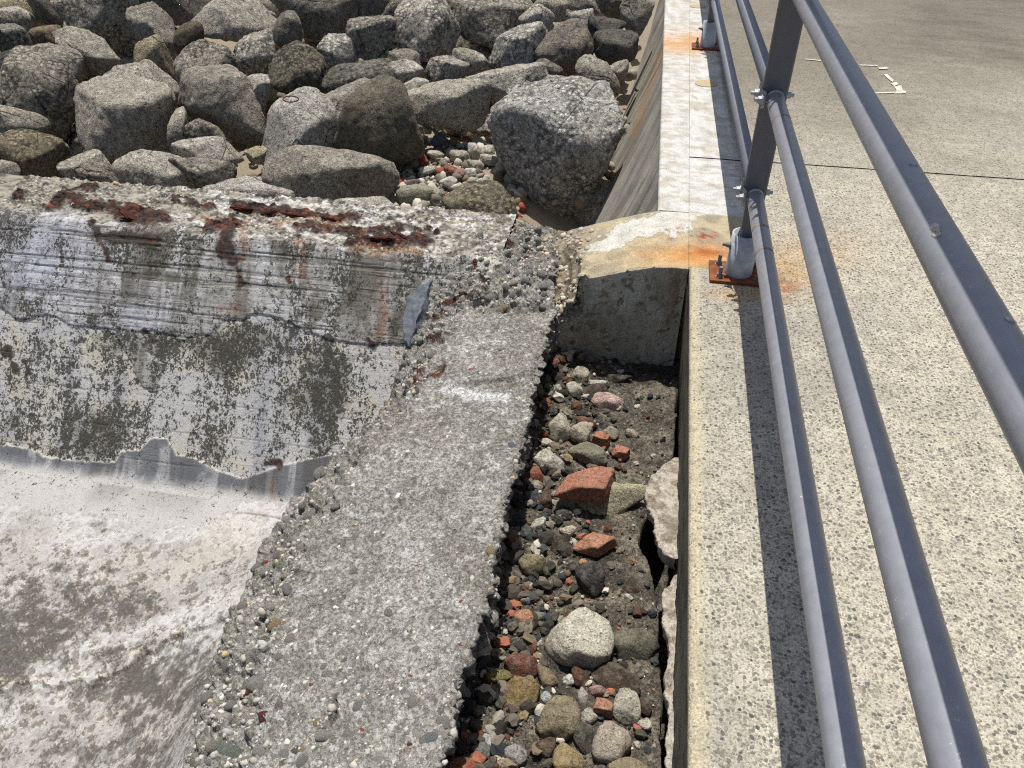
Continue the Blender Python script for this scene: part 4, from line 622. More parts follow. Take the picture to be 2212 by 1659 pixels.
BLD = [  # outline, colour, ridge, pn, label
 (rA([(-60, -40), (190, -20), (290, 85), (285, 150), (230, 160), (100, 60), (-60, 40)]), T1, .4, 9, 'smooth tan stone in the upper left corner of the rock pile'),
 (rA([(-60, 35), (90, 60), (190, 110), (200, 180), (140, 195), (-60, 170)]), G3, .4, 9, 'pale grey rock wedged below the tan corner stone at the left edge'),
 (rA([(-60, 160), (130, 168), (190, 240), (195, 320), (90, 390), (40, 330), (-60, 280)]), S(150, 150, 138), .35, 10, 'smooth greenish grey rock at the left edge above the tall upright boulder'),
 (rA([(-60, 320), (50, 330), (95, 400), (90, 460), (60, 560), (-60, 570)]), S(92, 90, 84), .4, 8, 'dark pitted rock at the left edge beside the tall upright boulder'),
 (rA([(-60, 500), (50, 520), (40, 620), (-60, 640)]), G2, .4, 8, 'small rock at the left edge under the dark pitted one'),
 (rA([(205, 170), (380, 160), (385, 330), (230, 335)]), S(150, 132, 108), .3, 7, 'brownish gravelly lump between two big boulders near the upper left corner'),
 (rA([(200, -60), (400, -60), (400, 160), (290, 130), (285, 60)]), DK, .3, 8, 'dark layered rock at the top edge right of the tan corner stone'),
 (rA([(380, -90), (770, -60), (830, 70), (885, 220), (890, 330), (850, 395), (760, 390), (700, 350), (500, 240), (390, 180)]), G1, .7, 9, 'large coarse boulder at the top edge with a rounded lower right corner'),
 (rA([(840, 75), (930, 35), (1050, 80), (1110, 160), (1130, 300), (1100, 380), (1060, 420), (930, 250), (880, 200)]), G2, .55, 12, 'angular grey block right of the large coarse boulder at the top'),
 (rA([(760, -90), (1420, -90), (1240, 80), (1225, 150), (1120, 150), (1050, 70), (930, 30), (830, 60)]), DK, .2, 9, 'shadowed dark rock at the top edge behind the wide flat boulder'),
 (rA([(385, 215), (460, 205), (640, 290), (755, 420), (720, 480), (560, 530), (480, 500), (470, 350), (400, 300)]), G1, .6, 8, 'sloping rock tucked under the large coarse boulder near the upper left'),
 (rA([(885, 245), (960, 300), (1070, 420), (1150, 525), (1120, 540), (935, 440)]), T1*.8, .5, 14, 'thin tan flake of rock leaning diagonally under the angular block'),
 (rA([(90, 400), (190, 350), (380, 308), (470, 340), (485, 380), (440, 560), (430, 780), (390, 930), (270, 870), (25, 690), (60, 560)]), G2, .25, 12, 'tall upright boulder at the left with a sunlit flat top'),
 (rA([(-60, 700), (100, 700), (260, 780), (290, 850), (200, 870), (-60, 850)]), G2, .35, 8, 'low dark rock in front of the tall upright boulder at the left edge'),
 (rA([(-60, 840), (150, 855), (280, 880), (380, 960), (395, 1080), (300, 1150), (110, 1150), (-60, 1080)]), S(150, 138, 114), .5, 8, 'pebble studded conglomerate boulder at the left just above the wall crest'),
 (rA([(-60, 1045), (110, 1080), (105, 1170), (-60, 1170)]), G1, .4, 9, 'small grey rock at the left edge touching the wall crest'),
 (rA([(460, 520), (530, 490), (545, 620), (555, 880), (585, 930), (490, 960), (500, 700), (470, 600)]), DK, .3, 10, 'narrow upright slab standing in the gap left of the biggest central boulder'),
 (rA([(720, 480), (850, 410), (960, 440), (1090, 540), (1170, 640), (1160, 690), (1090, 720), (950, 600), (860, 540)]), G1, .6, 8, 'rounded rock peeking over the top of the biggest central left boulder'),
 (rA([(535, 480), (860, 490), (950, 560), (1090, 640), (1110, 900), (1120, 1000), (1000, 1030), (780, 1040), (600, 930), (550, 820), (530, 640)]), G1, .5, 10, 'big blocky boulder on the left with a hollow on its right shoulder'),
 (rA([(1100, 690), (1160, 700), (1205, 830), (1215, 970), (1130, 1040), (1090, 900)]), G1, .4, 9, 'slim rock squeezed against the right side of the big blocky boulder'),
 (rA([(1150, 420), (1180, 340), (1260, 285), (1400, 280), (1490, 330), (1530, 450), (1530, 520), (1400, 520), (1200, 620), (1160, 560)]), G2, .5, 8, 'round topped boulder behind the dark wedge shaped one'),
 (rA([(1200, 560), (1280, 470), (1350, 450), (1570, 540), (1610, 600), (1690, 800), (1700, 930), (1590, 920), (1250, 770), (1195, 650)]), G2, .4, 10, 'dark wedge shaped boulder overhanging a shadow right of the big blocky one'),
 (rA([(1225, 100), (1330, 40), (1500, -30), (1700, 0), (1830, 70), (1840, 120), (1800, 190), (1680, 190), (1540, 230), (1480, 250), (1300, 230), (1240, 170)]), G1, .55, 8, 'wide flat boulder near the top left with a notched upper outline'),
 (rA([(1530, 260), (1560, 205), (1740, 195), (1770, 230), (1780, 440), (1720, 470), (1600, 500), (1530, 410)]), G3, .65, 12, 'small square shouldered boulder below the wide flat one'),
 (rA([(1840, 110), (1890, 85), (1940, 160), (1955, 240), (1930, 320), (1870, 310), (1780, 270), (1790, 190)]), DK, .3, 8, 'shaded oval rock right of the wide flat boulder'),
 (rA([(1130, 170), (1220, 140), (1300, 220), (1310, 270), (1180, 380), (1130, 330)]), S(110, 100, 84), .4, 7, 'rough layered rock in the gap under the wide flat boulder'),
 (rA([(1780, 300), (1850, 290), (2000, 380), (2110, 470), (2080, 590), (2000, 590), (1770, 610), (1755, 560), (1780, 430)]), S(128, 122, 104), .5, 7, 'dark pebbly rock right of the small square shouldered boulder'),
 (rA([(1590, 530), (1680, 490), (1730, 490), (1745, 640), (1700, 770), (1640, 660), (1610, 600)]), G3, .6, 8, 'pale narrow rock between the dark wedge and the pale ringed boulder'),
 (rA([(1715, 720), (1720, 690), (1800, 600), (1980, 570), (2010, 620), (2090, 720), (2170, 860), (2212, 980), (1960, 990), (1760, 1080), (1705, 880)]), WH*.9, .6, 8, 'pale smooth boulder with a rusty iron ring set in its top'),
 (rA([(1140, 1010), (1220, 900), (1380, 885), (1500, 910), (1555, 990), (1470, 1065), (1300, 1060)]), G3, .5, 7, 'low pale hump of rock under the dark wedge shaped boulder'),
 (rA([(1200, 820), (1260, 780), (1450, 850), (1460, 900), (1230, 900)]), G2*.8, .3, 8, 'shaded rock beneath the overhang of the dark wedge shaped boulder'),
 (rA([(1590, 1000), (1640, 950), (1720, 960), (1720, 1030), (1690, 1060), (1600, 1040)]), T1*1.1, .5, 11, 'small tan stone at the foot of the pale ringed boulder'),
 (rA([(400, 1030), (520, 970), (590, 970), (640, 1050), (750, 1190), (600, 1230), (450, 1140)]), G1, .5, 9, 'grey rock leaning just behind the wall crest left of the knobbly boulder'),
 (rA([(760, 1090), (800, 1040), (920, 990), (1040, 1000), (1130, 1050), (1250, 1130), (1310, 1240), (1100, 1260), (780, 1220)]), G3, .6, 6, 'pale knobbly conglomerate boulder touching the wall crest'),
 (rA([(1130, 1045), (1300, 1035), (1440, 1040), (1520, 1110), (1510, 1150), (1330, 1220), (1250, 1130)]), G2, .5, 8, 'grey rock right of the knobbly conglomerate boulder'),
 (rA([(1325, 1225), (1470, 1160), (1640, 1150), (1800, 1210), (1960, 1250), (2030, 1345), (1960, 1380), (1500, 1320)]), WH*.9, .7, 8, 'low pale boulder lying against the wall crest below the dark fronted block'),
 ([(577, 380), (627, 337), (660, 325), (745, 333), (838, 350), (854, 367), (853, 430), (780, 442), (720, 450), (672, 450), (620, 400)], G2, .35, 12, 'dark fronted block with a bright flat top in front of the gravel patch'),
 ([(590, -20), (775, -20), (778, 37), (750, 62), (735, 77), (660, 75), (630, 30)], DK, .25, 9, 'large dark boulder at the top edge left of centre above a black hole'),
 (rB([(30, 250), (100, 230), (240, 260), (310, 310), (300, 360), (200, 385), (60, 430), (40, 340)]), WH, .6, 9, 'small whitish boulder below the large dark one at top centre'),
 (rB([(220, 250), (230, 180), (300, 115), (400, 130), (480, 180), (525, 230), (510, 320), (480, 410), (330, 380)]), G2, .45, 9, 'rounded boulder with a shaded front beside the small whitish one'),
 (rB([(290, -60), (560, -60), (480, 70), (420, 120), (300, 110)]), DK, .2, 9, 'dark rock at the top edge left of the pointed tall boulder'),
 (rB([(440, 130), (500, 50), (575, 0), (565, 100), (530, 200)]), DK, .3, 9, 'shadowed narrow rock against the left side of the pointed tall boulder'),
 (rB([(560, -40), (760, -30), (870, 110), (945, 210), (930, 270), (880, 360), (700, 370), (540, 300), (535, 170)]), G3, .35, 12, 'pointed tall boulder at the top with a sharp shadow on its face'),
 (rB([(750, -90), (1400, -90), (1345, 80), (1330, 130), (1220, 250), (1120, 285), (950, 240), (920, 180), (850, 90)]), G2, .5, 9, 'very large rounded boulder at the top edge over a black gap'),
 (rB([(1120, 380), (1190, 300), (1250, 200), (1330, 165), (1490, 230), (1500, 280), (1440, 390), (1390, 440), (1140, 430)]), WH*.95, .5, 11, 'pale tilted boulder with glittering flecks right of the black gap'),
 (rB([(1430, 280), (1560, 145), (1690, 145), (1760, 220), (1800, 360), (1760, 430), (1650, 460), (1590, 490), (1490, 420), (1440, 370)]), S(144, 134, 122), .4, 9, 'smooth brownish boulder leaning behind the pale tilted one'),
 (rB([(1640, 120), (1720, 70), (1800, 65), (1815, 130), (1770, 200), (1700, 160)]), WH*.9, .5, 9, 'small pale rock above the smooth brownish boulder'),
 (rB([(1785, 180), (1830, 110), (1950, 110), (2010, 160), (2020, 190), (1900, 240), (1810, 290)]), S(96, 94, 88), .4, 8, 'dark rough rock behind the dark oval one near the sea wall'),
 (rB([(1810, 290), (1860, 220), (1990, 200), (2060, 230), (2090, 300), (2050, 380), (1920, 410), (1850, 360)]), S(112, 108, 100), .45, 8, 'dark oval boulder close to the top of the sea wall face'),
 (rB([(1990, 80), (2050, 30), (2130, -30), (2200, -30), (2130, 140), (2060, 230), (2000, 160)]), G2, .4, 9, 'grey brown boulder pressed against the sea wall at the top edge'),
 (rB([(1430, 90), (1490, -40), (1640, -40), (1640, 130), (1560, 130)]), G1, .4, 9, 'upright grey rock at the top edge right of the very large boulder'),
 (rB([(1325, 140), (1360, 40), (1415, 75), (1560, 130), (1490, 200), (1380, 180)]), G3, .5, 8, 'flat pale rock between the very large boulder and the smooth brownish one'),
 (rB([(1850, -50), (2060, -50), (2000, 80), (1930, 110), (1850, 50)]), DK, .3, 9, 'dark rock at the top edge second from the sea wall'),
 (rB([(1640, -50), (1850, -50), (1845, 90), (1720, 60), (1650, 40)]), G2, .4, 9, 'grey rock at the top edge third from the sea wall'),
 (rB([(485, 400), (510, 330), (570, 320), (670, 370), (690, 430), (600, 420)]), G2, .5, 8, 'small grey rock under the pointed tall boulder'),
 (rB([(490, 430), (560, 395), (640, 400), (720, 490), (700, 530), (560, 530)]), G3, .5, 8, 'small pale rounded rock below the small grey one in the centre'),
 (rB([(730, 450), (770, 370), (870, 370), (960, 400), (1000, 470), (960, 520), (740, 530)]), G3, .5, 9, 'squat rock above the left end of the big oval boulder'),
 (rB([(900, 370), (1000, 320), (1100, 370), (1125, 430), (1040, 460), (960, 420)]), G1, .5, 8, 'small rock right of the squat one below the black gap'),
 (rB([(550, 560), (620, 510), (700, 505), (750, 540), (600, 620), (565, 610)]), WH*.9, .5, 8, 'small pale rock at the upper left of the big oval boulder'),
 (rB([(1510, 550), (1620, 500), (1830, 490), (1890, 520), (1900, 590), (1800, 600), (1620, 650), (1530, 650)]), S(150, 136, 116), .5, 8, 'flat brownish rock lying behind the huge boulder by the sea wall'),
 (rB([(1700, 420), (1780, 360), (1860, 370), (1980, 510), (1970, 620), (1870, 530), (1720, 480)]), G2, .5, 8, 'grey rock between the huge boulder and the dark oval one'),
 (rB([(1910, 420), (2040, 395), (2010, 510), (1960, 500)]), G1, .5, 9, 'little grey rock against the sea wall below the dark oval boulder'),
 (rB([(1440, 400), (1490, 390), (1590, 470), (1610, 500), (1510, 530), (1430, 450)]), DK, .4, 8, 'small dark rock below the smooth brownish boulder'),
 (rB([(1000, 500), (1100, 450), (1280, 420), (1420, 450), (1510, 560), (1520, 620), (1450, 660), (1300, 700), (1140, 620), (1050, 580)]), G3, .45, 9, 'broad pale boulder with a shaded underside behind the big oval one'),
 (rB([(550, 650), (620, 590), (780, 525), (960, 530), (1080, 580), (1140, 700), (1140, 750), (1000, 830), (850, 825), (620, 775), (560, 710)]), G1*1.05, .6, 7, 'big smooth oval boulder in the middle overhanging the gravel hollow'),
 (rB([(1145, 740), (1190, 690), (1290, 675), (1400, 710), (1350, 830), (1260, 900), (1190, 850)]), S(130, 120, 104), .4, 8, 'brown rock between the big oval boulder and the huge one'),
 (rB([(55, 500), (110, 430), (290, 385), (440, 410), (540, 500), (550, 600), (540, 650), (400, 640), (200, 600), (60, 590)]), S(130, 126, 112), .5, 7, 'dark pebbly domed rock at centre with a grey cobble stuck in it'),
 (rB([(-10, 640), (150, 530), (380, 510), (330, 600), (270, 700), (200, 800), (160, 880), (90, 780)]), G2, .5, 9, 'grey rock split by a dark crack left of the big dark centre boulder'),
 (rB([(155, 900), (200, 760), (240, 680), (290, 570), (420, 505), (490, 540), (560, 720), (700, 920), (710, 960), (560, 1020), (430, 1045), (200, 1000)]), S(122, 116, 100), .2, 9, 'big dark steep fronted boulder at centre left of the gravel hollow'),
 (rB([(110, 1350), (230, 1330), (400, 1280), (500, 1310), (560, 1390), (630, 1460), (400, 1480), (200, 1440)]), WH*.92, .6, 8, 'pale low boulder just behind the wall crest near the gravel patch'),
 (rB([(840, 1390), (930, 1330), (1100, 1200), (1200, 1180), (1290, 1240), (1310, 1430), (1100, 1480), (860, 1480)]), S(146, 138, 116), .5, 7, 'low pebbly rock at the left foot of the huge boulder'),
 (rB([(1040, 1460), (1200, 1410), (1330, 1430), (1390, 1470), (1380, 1530), (1080, 1530)]), G1, .5, 8, 'rounded rock top showing just behind the wall joint under the huge boulder'),
 (rB([(1185, 980), (1300, 880), (1400, 760), (1560, 640), (1800, 560), (1900, 580), (1955, 640), (1960, 740), (1880, 1000), (1830, 1200), (1700, 1450), (1400, 1450), (1320, 1330), (1310, 1180), (1200, 1080)]), S(200, 196, 186), .55, 8, 'huge pale grey boulder leaning against the sea wall'),
]
for i, (pts, col, rd, pn, lab) in enumerate(BLD):
    a = np.array(pts); area = np.ptp(a[:, 0])*np.ptp(a[:, 1]); big = area > 9000
    yb_ = a[:, 1].max(); lift = -.10 if yb_ > 440 else 0
    o = rock('boulder', pts, RZ-RS*4.2+lift, RS, M['boulder'], col*(.92+.16*random.random()), lab, 'boulder', 'boulders of the rock revetment', rd, .85, pn+3, 5 if big else 4, 1.5 if 'huge pale' in lab else 1.0, 0, i*7+3, .34, 1.03, 5, 1.15 if 'huge pale' in lab else .5)
    if 'iron ring' in lab:
        bm = bmesh.new(); pts3 = []; nseg = 40
        for k in range(nseg):
            an = 2*math.pi*k/nseg; pts3.append(Vector(on(628+17*math.cos(an), 214+6.5*math.sin(an), RZ-RS*4.2+.27, RS)-np.array(o.location)))
        for k in range(nseg): bcyl(bm, pts3[k], pts3[(k+1) % nseg], .004, 8)
        bmobj('iron_ring', bm, M['iron'], o, True)
# rocks beyond the edge of the picture and deep in the gaps, one mass
VV, FF, off = [], [], 0
for k in range(330):
    X, Y = -8.5+RNG.random()*8.2, 3.9+RNG.random()*5.6; p = np.array([X, Y, zbeach(Y)+.05])
    if X > -.34-.02*(Y-3) or ((X+1.32)/.95)**2+((Y-5.1)/1.0)**2 < 1: continue
    v, f = ICO[3]; s = .13+.14*RNG.random(); acc = 0
    for q in range(12): n = RNG.normal(size=3); n /= np.linalg.norm(n); acc = acc+np.maximum(v@n/(.75+.4*RNG.random()), 0)**9
    vv = v*np.minimum(acc**(-1/9), 1.5)[:, None]; VV.append(vv*s*(1+.3*(fbm(vv+k, 2.6, 4, k)-.5))[:, None]+p); FF.append(f+off); off += len(v)
for k in range(170):
    X, Y = -13+RNG.random()*12.6, 4.0+RNG.random()*11
    p = np.array([X, Y, RZ+RS*(Y-4.2)]); a_, b_ = plan(p)
    if a_ > -140 and b_ > -160 and a_ < 2400: continue
    if X > -.45-.02*(Y-3)-.4: continue
    v, f = ICO[3]; s = .28+.3*RNG.random(); acc = 0
    for q in range(13): n = RNG.normal(size=3); n /= np.linalg.norm(n); acc = acc+np.maximum(v@n/(.75+.4*RNG.random()), 0)**9
    vv = v*(acc**(-1/9))[:, None]; vv = np.where(np.abs(vv) < 2, vv, v); VV.append(vv*s*(1+.2*(fbm(vv+k, 2.6, 3, k)-.5))[:, None]+p); FF.append(f+off); off += len(v)
o = link('rock_mass', mesh('rock_mass', np.concatenate(VV), np.concatenate(FF)), mat=M['boulder']); o.color = (*G1, 1); tag(o, 'mass of grey rocks farther along the revetment', 'rocks', kind='stuff')

# rubble on the gravel patch behind the wall
RB = [
 ([(670, 1000), (720, 1000), (742, 1060), (690, 1082)], S(150, 66, 46), 'bright red brick fragment standing on the gravel patch'), ([(530, 1020), (580, 1005), (612, 1030), (605, 1078), (560, 1078)], S(140, 104, 92), 'dull pink stone left of the bright red brick fragment on the gravel patch'),
 ([(610, 1020), (660, 1000), (682, 1070), (620, 1082)], S(140, 146, 136), 'greenish grey stone between the pink stone and the red brick fragment'), ([(845, 1075), (930, 1105), (932, 1152), (850, 1144)], S(146, 92, 74), 'terracotta wedge lying on the gravel patch'),
 ([(912, 1095), (988, 1092), (982, 1142), (932, 1152)], S(158, 116, 104), 'pinkish stone touching the terracotta wedge on the gravel patch'), ([(978, 1110), (1050, 1090), (1056, 1142), (990, 1152)], WH, 'whitish stone right of the pinkish one on the gravel patch'),
 ([(578, 1190), (640, 1162), (682, 1185), (640, 1212)], S(128, 110, 106), 'mauve stone low on the left of the gravel patch'), ([(885, 975), (1010, 985), (1004, 1052), (895, 1045)], G2, 'rough grey lump at the top of the gravel patch'),
 ([(1000, 930), (1070, 955), (1082, 1032), (1030, 1036)], G3, 'upright pale lump at the top right of the gravel patch'), ([(1085, 945), (1172, 945), (1162, 1012), (1095, 1012)], G3, 'pale lump against the huge boulder at the top of the gravel patch'),
 ([(995, 1045), (1080, 1038), (1102, 1090), (1015, 1095)], G1, 'grey lump below the upright pale one on the gravel patch'), ([(1080, 1008), (1200, 1000), (1195, 1072), (1095, 1065)], G1, 'broad grey lump at the left foot of the huge boulder'),
 ([(818, 1170), (880, 1143), (932, 1180), (870, 1214)], WH*.9, 'pale stone below the terracotta wedge'), ([(688, 1078), (770, 1078), (784, 1124), (700, 1126)], G3, 'pale stone just below the bright red brick fragment'),
 ([(540, 1270), (590, 1230), (700, 1200), (760, 1210), (772, 1282), (700, 1325), (600, 1325)], S(150, 146, 126), 'large greenish stone in the middle of the gravel patch by the dark fronted block'), ([(895, 1210), (960, 1188), (1003, 1240), (930, 1264)], G3, 'pale stone right of centre low on the gravel patch'),
 ([(985, 1258), (1022, 1258), (1024, 1288), (988, 1288)], S(190, 140, 84), 'small orange stone low on the gravel patch'), ([(762, 922), (820, 868), (868, 910), (830, 948)], S(110, 116, 120), 'bluish stone in the shadow under the big oval boulder'),
 ([(735, 980), (830, 975), (842, 1012), (770, 1034)], G3, 'pale stone in front of the shadow under the big oval boulder'), ([(560, 1340), (620, 1330), (640, 1370), (580, 1380)], G1, 'little grey stone at the lower left of the gravel patch'), ([(770, 1240), (850, 1225), (850, 1270), (790, 1285)], G2, 'grey stone right of the large greenish one on the gravel patch'),
 ([(915, 1300), (945, 1300), (946, 1336), (915, 1336)], S(112, 66, 56), 'tiny dark red stone low on the gravel patch'), ([(1055, 1165), (1090, 1155), (1100, 1185), (1070, 1192)], WH, 'tiny white stone on the right of the gravel patch')]
for i, (pts, col, lab) in enumerate(RB):
    rock('rubble_stone', rB(pts), RZ-.27-RS*4.2, RS, M['stone'], col, lab, 'stone', 'stones on the gravel patch behind the wall', .4, .8, 9, 4, 1.5, 0, 300+i*5, .35, 1.05, 7)

